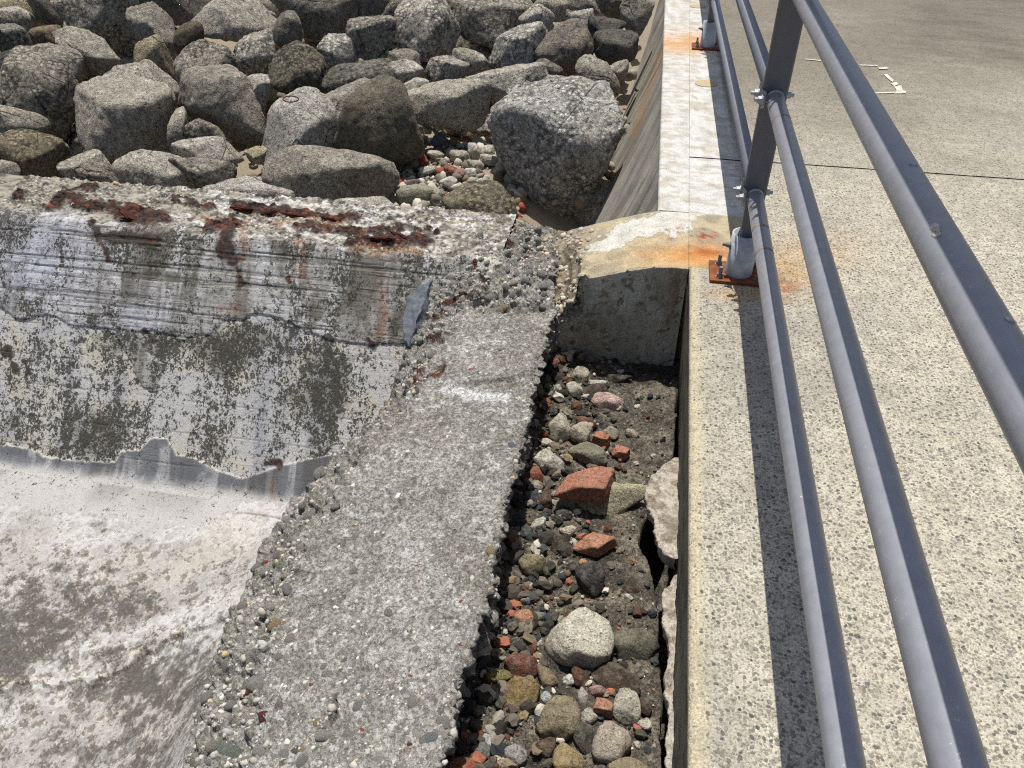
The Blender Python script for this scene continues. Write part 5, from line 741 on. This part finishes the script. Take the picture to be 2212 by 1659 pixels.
# loose stones and bricks in the trench
BR, OB, W2, SL = S(176, 118, 94), S(192, 138, 108), S(200, 194, 178), S(66, 64, 62)
TR = [
 (r6([(580, 240), (650, 140), (760, 125), (890, 150), (900, 230), (840, 330), (720, 325), (590, 290)]), BR, .55, 18, 'brick', 'largest red brick fragment in the trench lying on the pale flat stone'),
 (r6([(670, 515), (770, 465), (890, 490), (890, 560), (800, 615), (700, 590)]), OB*.95, .5, 18, 'brick', 'orange brick fragment below the largest red one in the trench'),
 (r6([(470, 110), (500, 55), (570, 50), (630, 130), (600, 190), (490, 145)]), W2, .6, 8, 'stone', 'white rough stone at the upper left of the largest red brick'),
 (r6([(565, 350), (720, 350), (800, 300), (870, 260), (940, 222), (1055, 225), (1100, 400), (920, 440), (850, 405)]), S(192, 182, 152), .85, 10, 'stone', 'pale flat stone under the largest red brick'),
 (r6([(458, 180), (480, 135), (527, 210), (510, 235), (465, 220)]), S(140, 84, 66), .5, 12, 'stone', 'small reddish shard left of the largest red brick'),
 (r6([(700, 690), (790, 620), (835, 700), (820, 770), (750, 795), (690, 760)]), SL, .5, 12, 'stone', 'black slate lump below the orange brick fragment'),
 (r6([(540, 1050), (600, 960), (730, 870), (790, 858), (860, 920), (875, 1030), (860, 1110), (790, 1150), (620, 1100)]), S(206, 200, 180), .7, 8, 'stone', 'largest white rubble lump in the trench'),
 (r6([(375, 900), (420, 860), (450, 880), (495, 960), (470, 975)]), OB*.9, .6, 12, 'stone', 'orange shard left of the largest white lump'),
 (r6([(330, 1140), (380, 1090), (460, 1085), (500, 1130), (490, 1190), (400, 1218), (335, 1175)]), S(116, 72, 60), .5, 12, 'stone', 'dark red stone above the big ochre one'),
 (r6([(300, 1230), (350, 1208), (510, 1230), (500, 1440), (460, 1500), (380, 1512), (325, 1380)]), S(138, 116, 78), .85, 12, 'stone', 'big flat ochre stone low in the trench'),
 (r6([(218, 1215), (330, 1168), (390, 1180), (340, 1218), (240, 1232)]), S(126, 118, 66), .5, 9, 'stone', 'olive yellow stone half in the shade of the slab'),
 (r6([(880, 1050), (930, 960), (1060, 960), (1110, 1020), (1080, 1110), (950, 1135)]), S(112, 108, 92), .7, 8, 'stone', 'rounded grey green stone right of the largest white lump'),
 (r6([(880, 1380), (925, 1265), (1000, 1275), (1014, 1370), (980, 1432), (920, 1445)]), S(184, 178, 160), .7, 7, 'stone', 'knobbly pale conglomerate stone near the lower right of the trench'),
 (r6([(770, 1360), (790, 1300), (880, 1320), (882, 1392), (810, 1397)]), S(190, 140, 112), .7, 14, 'brick', 'square peach coloured brick piece beside the knobbly conglomerate stone'),
 (r6([(755, 1270), (810, 1243), (852, 1270), (842, 1302), (780, 1302)]), S(160, 128, 120), .6, 11, 'stone', 'pinkish grey stone above the peach brick piece'),
 (r6([(775, 1490), (830, 1430), (920, 1440), (962, 1520), (960, 1590), (900, 1640), (785, 1595)]), S(180, 168, 150), .7, 7, 'stone', 'pale lump with a reddish patch low in the trench'),
 (r6([(500, 1450), (560, 1350), (610, 1305), (710, 1340), (712, 1430), (620, 1512), (515, 1495)]), S(146, 134, 108), .7, 9, 'stone', 'brown grey stone right of the big ochre one'),
 (r6([(508, 1300), (545, 1273), (568, 1300), (540, 1338)]), S(176, 186, 176), .6, 9, 'stone', 'small pale green stone beside the top of the big ochre one'),
 (r6([(513, 1370), (545, 1343), (567, 1360), (540, 1398)]), S(166, 78, 58), .6, 12, 'stone', 'small red chip between the ochre and the brown grey stone'),
 (r6([(760, 1190), (850, 1130), (990, 1150), (1012, 1240), (930, 1292), (820, 1232)]), S(78, 64, 54), .8, 10, 'stone', 'flat dark brown stone below the largest white lump'),
 (r6([(668, 1170), (720, 1153), (757, 1210), (740, 1262), (690, 1232)]), S(98, 70, 56), .6, 12, 'stone', 'brown chip left of the flat dark brown stone'),
 (r6([(668, 1440), (750, 1428), (777, 1470), (772, 1570), (730, 1592), (680, 1512)]), S(84, 80, 72), .7, 10, 'stone', 'dark grey stone left of the pale lump with the reddish patch'),
 (r6([(573, 1600), (640, 1543), (722, 1600), (704, 1680), (590, 1690)]), S(158, 138, 100), .7, 9, 'stone', 'tan stone at the bottom edge of the trench'),
 (r6([(308, 1580), (370, 1543), (442, 1580), (432, 1622), (340, 1634)]), S(158, 156, 150), .6, 8, 'stone', 'grey pitted stone below the big ochre one'),
 (r6([(10, 1650), (90, 1600), (170, 1588), (205, 1670), (150, 1740), (20, 1740)]), S(166, 76, 46), .6, 14, 'brick', 'red brick piece at the bottom edge under the slab'),
 (r6([(262, 1645), (295, 1593), (334, 1630), (325, 1680), (270, 1690)]), S(196, 182, 158), .6, 8, 'stone', 'cream stone at the bottom edge near the red brick piece'),
 (r6([(403, 640), (430, 588), (500, 583), (537, 640), (510, 684), (440, 684)]), S(138, 130, 98), .7, 7, 'stone', 'round olive tan stone near the slab left of the black slate lump'),
 (r6([(428, 260), (500, 268), (514, 310), (470, 332), (418, 300)]), S(58, 64, 74), .6, 9, 'stone', 'blue black stone left of the largest red brick'),
 (r6([(508, 290), (550, 222), (567, 340), (540, 372), (500, 344)]), S(88, 70, 58), .6, 14, 'stone', 'brown plate of stone against the largest red brick'),
 (r6([(673, 367), (700, 349), (717, 370), (690, 387)]), S(226, 222, 212), .6, 9, 'stone', 'tiny white chip under the largest red brick'),
 (r6([(608, 465), (640, 438), (692, 450), (682, 492), (630, 493)]), S(206, 196, 176), .6, 7, 'stone', 'pale shell like stone at the upper left of the orange brick fragment'),
 (r6([(458, 410), (510, 393), (538, 430), (500, 468), (463, 452)]), S(186, 182, 166), .6, 7, 'stone', 'pitted whitish stone below the blue black one'),
 (r6([(588, 370), (650, 353), (672, 375), (630, 413), (598, 402)]), SL, .6, 12, 'stone', 'black angular chip below the brown plate of stone'),
 (r6([(865, 42), (900, 23), (962, 45), (946, 88), (868, 72)]), BR*1.1, .6, 16, 'brick', 'small flat red brick piece above the right of the largest one'),
 (r6([(468, 870), (530, 873), (533, 930), (490, 934)]), S(122, 122, 106), .6, 11, 'stone', 'green grey stone right of the orange shard'),
 (r6([(423, 450), (470, 438), (482, 530), (450, 552), (428, 500)]), S(58, 76, 72), .6, 9, 'stone', 'dark teal stone close under the slab edge'),
 (r6([(638, 642), (690, 618), (703, 660), (660, 678)]), SL*1.1, .6, 11, 'stone', 'black chip just left of the black slate lump'),
 (r6([(703, 620), (735, 603), (752, 625), (725, 643)]), S(196, 140, 88), .6, 9, 'stone', 'tiny orange stone touching the orange brick fragment'),
 (r6([(493, 1160), (540, 1143), (597, 1270), (528, 1274)]), S(134, 116, 90), .7, 12, 'stone', 'long brown stone right of the dark red one'),
 (r6([(618, 1215), (660, 1188), (693, 1215), (650, 1243)]), S(208, 204, 190), .6, 7, 'stone', 'white pebble left of the brown chip'),
 (r6([(163, 1300), (220, 1278), (253, 1300), (242, 1342), (190, 1352)]), S(150, 150, 148), .6, 8, 'stone', 'grey stone in the slab shadow left of the big ochre one'),
 (r6([(468, 1560), (560, 1508), (588, 1520), (562, 1592), (500, 1604)]), S(82, 66, 52), .6, 11, 'stone', 'dark brown stone above the tan bottom one'),
 (r6([(843, 1260), (886, 1258), (884, 1292), (845, 1288)]), S(196, 116, 78), .6, 14, 'brick', 'orange brick chip beside the pinkish grey stone'),
 (r6([(718, 1400), (765, 1358), (804, 1400), (760, 1444)]), S(188, 180, 166), .6, 8, 'stone', 'pale stone left of the peach brick piece'),
 (r6([(998, 1430), (1040, 1408), (1073, 1430), (1050, 1464)]), S(196, 190, 176), .6, 8, 'stone', 'pale stone at the lower right of the knobbly conglomerate'),
 (r6([(855, 1655), (920, 1608), (1010, 1620), (1050, 1690), (900, 1720)]), S(146, 134, 106), .7, 9, 'stone', 'sandy stone at the bottom right edge of the trench'),
 (r6([(218, 1500), (260, 1478), (314, 1550), (290, 1584), (230, 1552)]), S(176, 174, 168), .6, 8, 'stone', 'whitish stone left of the foot of the big ochre one'),
 (r6([(158, 1560), (220, 1528), (263, 1570), (230, 1614), (168, 1602)]), S(112, 114, 108), .6, 8, 'stone', 'shaded grey stone above the red brick piece at the bottom'),
 (r6([(1010, 1330), (1040, 1310), (1074, 1360), (1060, 1398), (1015, 1380)]), S(84, 70, 60), .6, 11, 'stone', 'dark brown chip right of the knobbly conglomerate stone'),
 (r6([(700, 1262), (722, 1252), (750, 1290), (720, 1340), (706, 1320)]), S(168, 162, 154), .6, 11, 'stone', 'slim grey chip with an orange fleck above the brown grey stone'),
 (r6([(880, 720), (940, 708), (1028, 760), (1010, 790), (930, 770)]), S(76, 62, 52), .8, 12, 'stone', 'flat brown flake left of the dark hole'),
 (r6([(560, 560), (640, 490), (670, 500), (660, 570), (600, 620)]), S(74, 64, 54), .8, 12, 'stone', 'dull brown flake left of the orange brick fragment'),
 (r6([(405, 790), (440, 775), (467, 795), (455, 838), (415, 828)]), S(150, 156, 156), .6, 9, 'stone', 'bluish white stone below the round olive tan one'),
 (r5([(1110, 1080), (1150, 1058), (1262, 1070), (1252, 1130), (1180, 1162), (1115, 1132)]), S(84, 74, 66), .8, 14, 'stone', 'brown slate plate near the end block'),
 (r5([(1168, 1182), (1230, 1160), (1282, 1108), (1332, 1160), (1342, 1200), (1240, 1227), (1188, 1212)]), S(206, 176, 164), .8, 12, 'stone', 'bright pinkish white stone flake below the brown slate plate'),
 (r5([(935, 1290), (958, 1218), (1020, 1240), (1054, 1300), (1042, 1372), (960, 1382)]), S(190, 184, 164), .6, 7, 'stone', 'pale rubble lump beside the slab above the white rough stone'),
 (r5([(1050, 1310), (1100, 1268), (1173, 1320), (1152, 1382), (1058, 1374)]), S(176, 168, 148), .6, 7, 'stone', 'pale rubble lump left of the upper red brick piece'),
 (r5([(1168, 1340), (1200, 1308), (1267, 1340), (1242, 1384), (1178, 1374)]), BR, .6, 16, 'brick', 'red brick piece between pale lumps above the largest one'),
 (r5([(1080, 1260), (1130, 1238), (1194, 1290), (1172, 1322)]), S(116, 78, 58), .6, 14, 'stone', 'rusty brown flake above the pale rubble lumps'),
 (r5([(1060, 990), (1110, 968), (1153, 1010), (1142, 1062), (1068, 1064)]), S(168, 160, 140), .6, 7, 'stone', 'round pale stone nearest the end block'),
 (r5([(1033, 1070), (1080, 1048), (1118, 1090), (1080, 1134), (1038, 1122)]), S(196, 190, 172), .6, 7, 'stone', 'whitish stone left of the brown slate plate'),
 (r5([(938, 950), (965, 922), (993, 955), (960, 974)]), S(150, 96, 76), .6, 13, 'stone', 'terracotta chip at the left foot of the end block'),
 (r5([(888, 1000), (920, 988), (933, 1015), (900, 1024)]), S(190, 116, 82), .6, 13, 'stone', 'orange chip by the slab below the terracotta chip'),
 (r5([(1303, 990), (1340, 982), (1342, 1002), (1310, 1008)]), S(226, 224, 214), .6, 10, 'stone', 'tiny white chip at the foot of the end block'),
 (r5([(878, 1150), (930, 1133), (953, 1170), (900, 1180)]), S(150, 100, 60), .6, 12, 'stone', 'orange brown stone under the slab edge left of the whitish stones'),
 (r5([(1148, 1040), (1240, 1043), (1252, 1067), (1168, 1068)]), S(186, 184, 172), .6, 10, 'stone', 'long white stone just above the brown slate plate'),
 (r5([(1228, 1310), (1270, 1288), (1313, 1320), (1290, 1364), (1248, 1352)]), S(150, 142, 124), .6, 8, 'stone', 'grey stone right of the red brick piece between pale lumps'),
 (r5([(1353, 1320), (1390, 1303), (1423, 1330), (1395, 1360)]), S(168, 158, 138), .6, 8, 'stone', 'small tan stone near the walkway edge above the flat red brick'),
 (r5([(1040, 1400), (1100, 1378), (1170, 1400), (1244, 1460), (1200, 1502), (1080, 1492)]), S(140, 136, 116), .6, 6, 'stone', 'ragged grey lump behind the largest red brick'),
 (r5([(1250, 1010), (1380, 1010), (1330, 1060), (1270, 1075)]), S(58, 54, 48), .85, 12, 'stone', 'dark flat flake beside the foot of the end block'),
 (r5([(970, 1060), (1000, 1040), (1030, 1075), (1000, 1105), (970, 1090)]), S(74, 62, 54), .6, 11, 'stone', 'dark brown stone among the whitish ones by the slab'),
]
done_ = {'largest red brick fragment in the trench lying on the pale flat stone', 'orange brick fragment below the largest red one in the trench', 'square peach coloured brick piece beside the knobbly conglomerate stone', 'small flat red brick piece above the right of the largest one', 'red brick piece at the bottom edge under the slab', 'red brick piece between pale lumps above the largest one'}
for i, (pts, col, rd, pn, kind, lab) in enumerate(TR):
    if lab in done_: continue
    a = np.array(pts); gx, gy = a.mean(0); p0 = on(gx, gy, FZ); sz = math.sqrt(np.ptp(a[:, 0])*np.ptp(a[:, 1]))*np.linalg.norm(p0-CAM)/F_PX
    brick = kind == 'brick'; flat = rd >= .8
    rock('brick_fragment' if brick else 'stone', pts, FZ+(.10 if flat else .30)*sz+(.075 if 'largest red' in lab and brick and 'above' not in lab else 0), 0, M['stone'], col, lab, kind, 'loose rubble in the trench', rd, .30 if flat else .8, pn+(0 if brick else 3), 4 if sz > .05 else 3, .5 if brick else (.6 if pn >= 11 else 1.3), 0, 600+i*11, .15 if brick else .28, 1.02, 3 if brick else 7)

# brick fragments: cut prisms with worn edges
def brick(pts, ztop, h, col, label, seed):
    T = [on(x, y, ztop) for x, y in pts]; C_ = np.mean(T, 0); C_[2] = ztop-h/2; r = np.random.default_rng(seed); n = len(T); pl = []; ar = sum(T[k][0]*T[(k+1) % n][1]-T[(k+1) % n][0]*T[k][1] for k in range(n))
    for k in range(n):
        e = T[(k+1) % n]-T[k]; nn = np.array([e[1], -e[0], 0.])*(1 if ar > 0 else -1); nn /= np.linalg.norm(nn); hh = nn@(T[k]-C_); nn = nn+np.array([0, 0, .10+.1*r.random()]); q = np.linalg.norm(nn); pl.append((nn/q, (hh+.08*h/2)/q))
    for zz in (1, -1): nn = np.array([.06*r.normal(), .06*r.normal(), zz]); nn /= np.linalg.norm(nn); pl.append((nn, h/2*1.04))
    for k in range(2): nn = r.normal(size=3); nn[2] = abs(nn[2]); nn /= np.linalg.norm(nn); pl.append((nn, 1/sum(max(nn@a_/h_, 0)**24 for a_, h_ in pl)**(1/24)*(.94+.04*r.random())))
    D, f = ICO[5]; W = D*(sum(np.maximum(D@a_/h_, 0)**24 for a_, h_ in pl)**(-1/24))[:, None]; W = W*(1.01+.06*(fbm(W/h+seed, .9, 3, seed)-.5)+.05*(fbm(W/h+seed, 4, 3, seed+3)-.5))[:, None]
    o = link('brick_fragment', mesh('brick_fragment', W, f), mat=M['stone']); o.location = C_; o.color = (*col, 1); return tag(o, label, 'brick', 'loose rubble in the trench')
BRK_ = [([(590, 232), (652, 140), (770, 124), (893, 152), (838, 258)], FZ+.115, .055, BR, 'largest red brick fragment in the trench lying on the pale flat stone'),
 ([(672, 512), (772, 464), (892, 490), (800, 555)], FZ+.055, .045, OB*.95, 'orange brick fragment below the largest red one in the trench'),
 ([(778, 1352), (792, 1298), (884, 1318), (872, 1372)], FZ+.045, .035, S(182, 134, 110), 'square peach coloured brick piece beside the knobbly conglomerate stone'),
 ([(866, 55), (900, 24), (964, 44), (945, 74)], FZ+.03, .028, BR*1.05, 'small flat red brick piece above the right of the largest one'),
 ([(5, 1655), (90, 1600), (172, 1588), (190, 1660), (100, 1720)], FZ+.05, .05, S(158, 92, 70), 'red brick piece at the bottom edge under the slab')]
for k, (pts, zt, h, col, lab) in enumerate(BRK_): brick(r6(pts), zt, h, col, lab, 70+k)
brick(r5([(1172, 1345), (1200, 1308), (1268, 1338), (1246, 1368)]), FZ+.045, .04, BR, 'red brick piece between pale lumps above the largest one', 81)

# ------------------------------------------------------------------ railing
RX = .400; RR = .0295; PYs = (-.72, 2.84, 6.36)
def bx(y): return RX-(.019*(y-2.9) if y > 2.9 else 0)
rail = link('railing'); rail.location = (RX, 2.84, 0); tag(rail, 'grey painted steel pipe railing bolted along the walkway edge', 'railing')
def loc(bm): bmesh.ops.translate(bm, vec=(-RX, -2.84, 0), verts=bm.verts); return bm
HTS = (.353, .707, 1.052, 1.42)
for h in HTS:
    r_ = RR if h < 1.2 else .040
    for y0, y1 in ((-2.6, 2.795), (2.89, 9.9)):
        bm = bmesh.new(); n = 1; seg = 40; bcyl(bm, (bx(y0), y0, h), (bx(y1), y1, h), r_, seg)
        o = bmobj('rail', loc(bm), M['paint'], rail, True)
        for p in o.data.polygons:
            if len(p.vertices) > 4: p.use_smooth = False
        bm = bmesh.new(); e = y1 if y1 < 3 else y0; bcyl(bm, (bx(e), e-.012, h), (bx(e), e+.004, h), r_+.0015, 40); bmobj('end_collar', loc(bm), M['galv'], o, True)
for h, ys_ in ((.353, (2.50, 2.33)), (.707, (2.55,))):        # stained bands round the near rails
    for y_ in ys_:
        bm = bmesh.new(); bcyl(bm, (RX, y_-.004, h), (RX, y_+.004, h), RR+.0006, 40, caps=False); bmobj('rust_band', loc(bm), M['stain'], rail, True)
for k, (y_, an, ln) in enumerate(((1.03, 118, .011), (1.012, 122, .006), (.80, 70, .004), (1.25, 80, .003), (.70, 60, .004))):   # bird lime on the top rail
    bm = bmesh.new(); bmesh.ops.create_icosphere(bm, subdivisions=2, radius=1)
    for v in bm.verts: v.co = Vector((v.co.x*.005, v.co.y*ln, v.co.z*.0012))*(1+.5*random.random())
    a_ = math.radians(an); bmesh.ops.transform(bm, matrix=Matrix.Translation((RX+RR*math.cos(a_), y_, 1.052+RR*math.sin(a_))) @ Matrix.Rotation(math.pi/2-a_, 4, 'Y'), verts=bm.verts); bmobj('bird_dropping', loc(bm), M['white'], rail, True)
def hexbolt(bm, p, d, r_, ln, th):
    p = Vector(p); d = Vector(d).normalized(); bcyl(bm, p, p+d*.003, r_*1.7, 20); bcyl(bm, p+d*.003, p+d*(.003+th), r_*1.35, 6); bcyl(bm, p+d*.003, p+d*ln, r_*.75, 12)
for py_ in PYs:
    x0 = bx(py_); z1 = 1.46
    bm = bmesh.new()
    prof = [(.02, .020, .016), (.30, .024, .016), (.318, .041, .020), (z1, .045, .022)]; rings = []
    for z, hx, hy in prof:
        ch = .006; rg = [(-hx+ch, -hy), (hx-ch, -hy), (hx, -hy+ch), (hx, hy-ch), (hx-ch, hy), (-hx+ch, hy), (-hx, hy-ch), (-hx, -hy+ch)]; rings.append([bm.verts.new((x0+a_, py_+b_, z)) for a_, b_ in rg])
    for ra, rb_ in zip(rings[:-1], rings[1:]):
        for k in range(8): bm.faces.new((ra[k], ra[(k+1) % 8], rb_[(k+1) % 8], rb_[k]))
    bm.faces.new(rings[0][::-1]); bm.faces.new(rings[-1]); post = bmobj('post', loc(bm), M['post'], rail)
    # sleeve: open tube with wall thickness
    bm = bmesh.new(); rg = []; sg = 40
    for r_, z in ((.054, .010), (.051, .185), (.0455, .185), (.044, .03)): rg.append([bm.verts.new((x0+r_*math.cos(2*math.pi*k/sg), py_+r_*math.sin(2*math.pi*k/sg), z)) for k in range(sg)])
    for ra, rb_ in zip(rg[:-1], rg[1:]):
        for k in range(sg): bm.faces.new((ra[k], ra[(k+1) % sg], rb_[(k+1) % sg], rb_[k]))
    bm.faces.new(rg[-1]); o = bmobj('sleeve', loc(bm), M['galv'], post, True)
    for p in o.data.polygons: p.use_smooth = abs(p.normal.z) < .7
    bm = bmesh.new(); hexbolt(bm, (x0-.051, py_-.012, .135), (-1, 0, .05), .009, .03, .012); bmobj('set_screw', loc(bm), M['bolt'], post)
    bm = bmesh.new(); bbox(bm, x0-.113, x0+.113, py_-.085, py_+.085, .001, .013, .002); bmobj('base_plate', loc(bm), M['rust'], post)
    for sx in (-1, 1):
        for sy in (-1, 1):
            bm = bmesh.new(); hexbolt(bm, (x0+sx*.074, py_+sy*.052, .013), (0, 0, 1), .010, .044, .013); bcyl(bm, (x0+sx*.074, py_+sy*.052, .016), (x0+sx*.074, py_+sy*.052, .024), .0145, 6); bmobj('bolt', loc(bm), M['bolt'], post)
    for h in HTS[:3]:
        bm = bmesh.new()                       # bent strap holding the rail ends to the post
        path = [(x0-.047, py_-.070), (x0-.033, py_-.058), (x0-.040, py_-.035), (x0-.050, py_-.018), (x0-.049, py_+.050), (x0-.034, py_+.066)]; rows = []
        for (a_, b_) in path: rows.append([bm.verts.new((a_, b_, h-.026)), bm.verts.new((a_, b_, h+.026))])
        for ra, rb_ in zip(rows[:-1], rows[1:]): bm.faces.new((ra[0], rb_[0], rb_[1], ra[1]))
        bmesh.ops.solidify(bm, geom=list(bm.faces), thickness=.004); bmobj('clamp_strap', loc(bm), M['galv'], post)
        for a_, b_, d in ((x0-.046, py_-.066, (-1, -.2, 0)), (x0-.052, py_+.004, (-1, 0, 0)), (x0+.040, py_-.002, (1, 0, 0))):
            bm = bmesh.new(); hexbolt(bm, (a_, b_, h+.004), d, .009, .026, .012); bmobj('clamp_bolt', loc(bm), M['galv'], post)
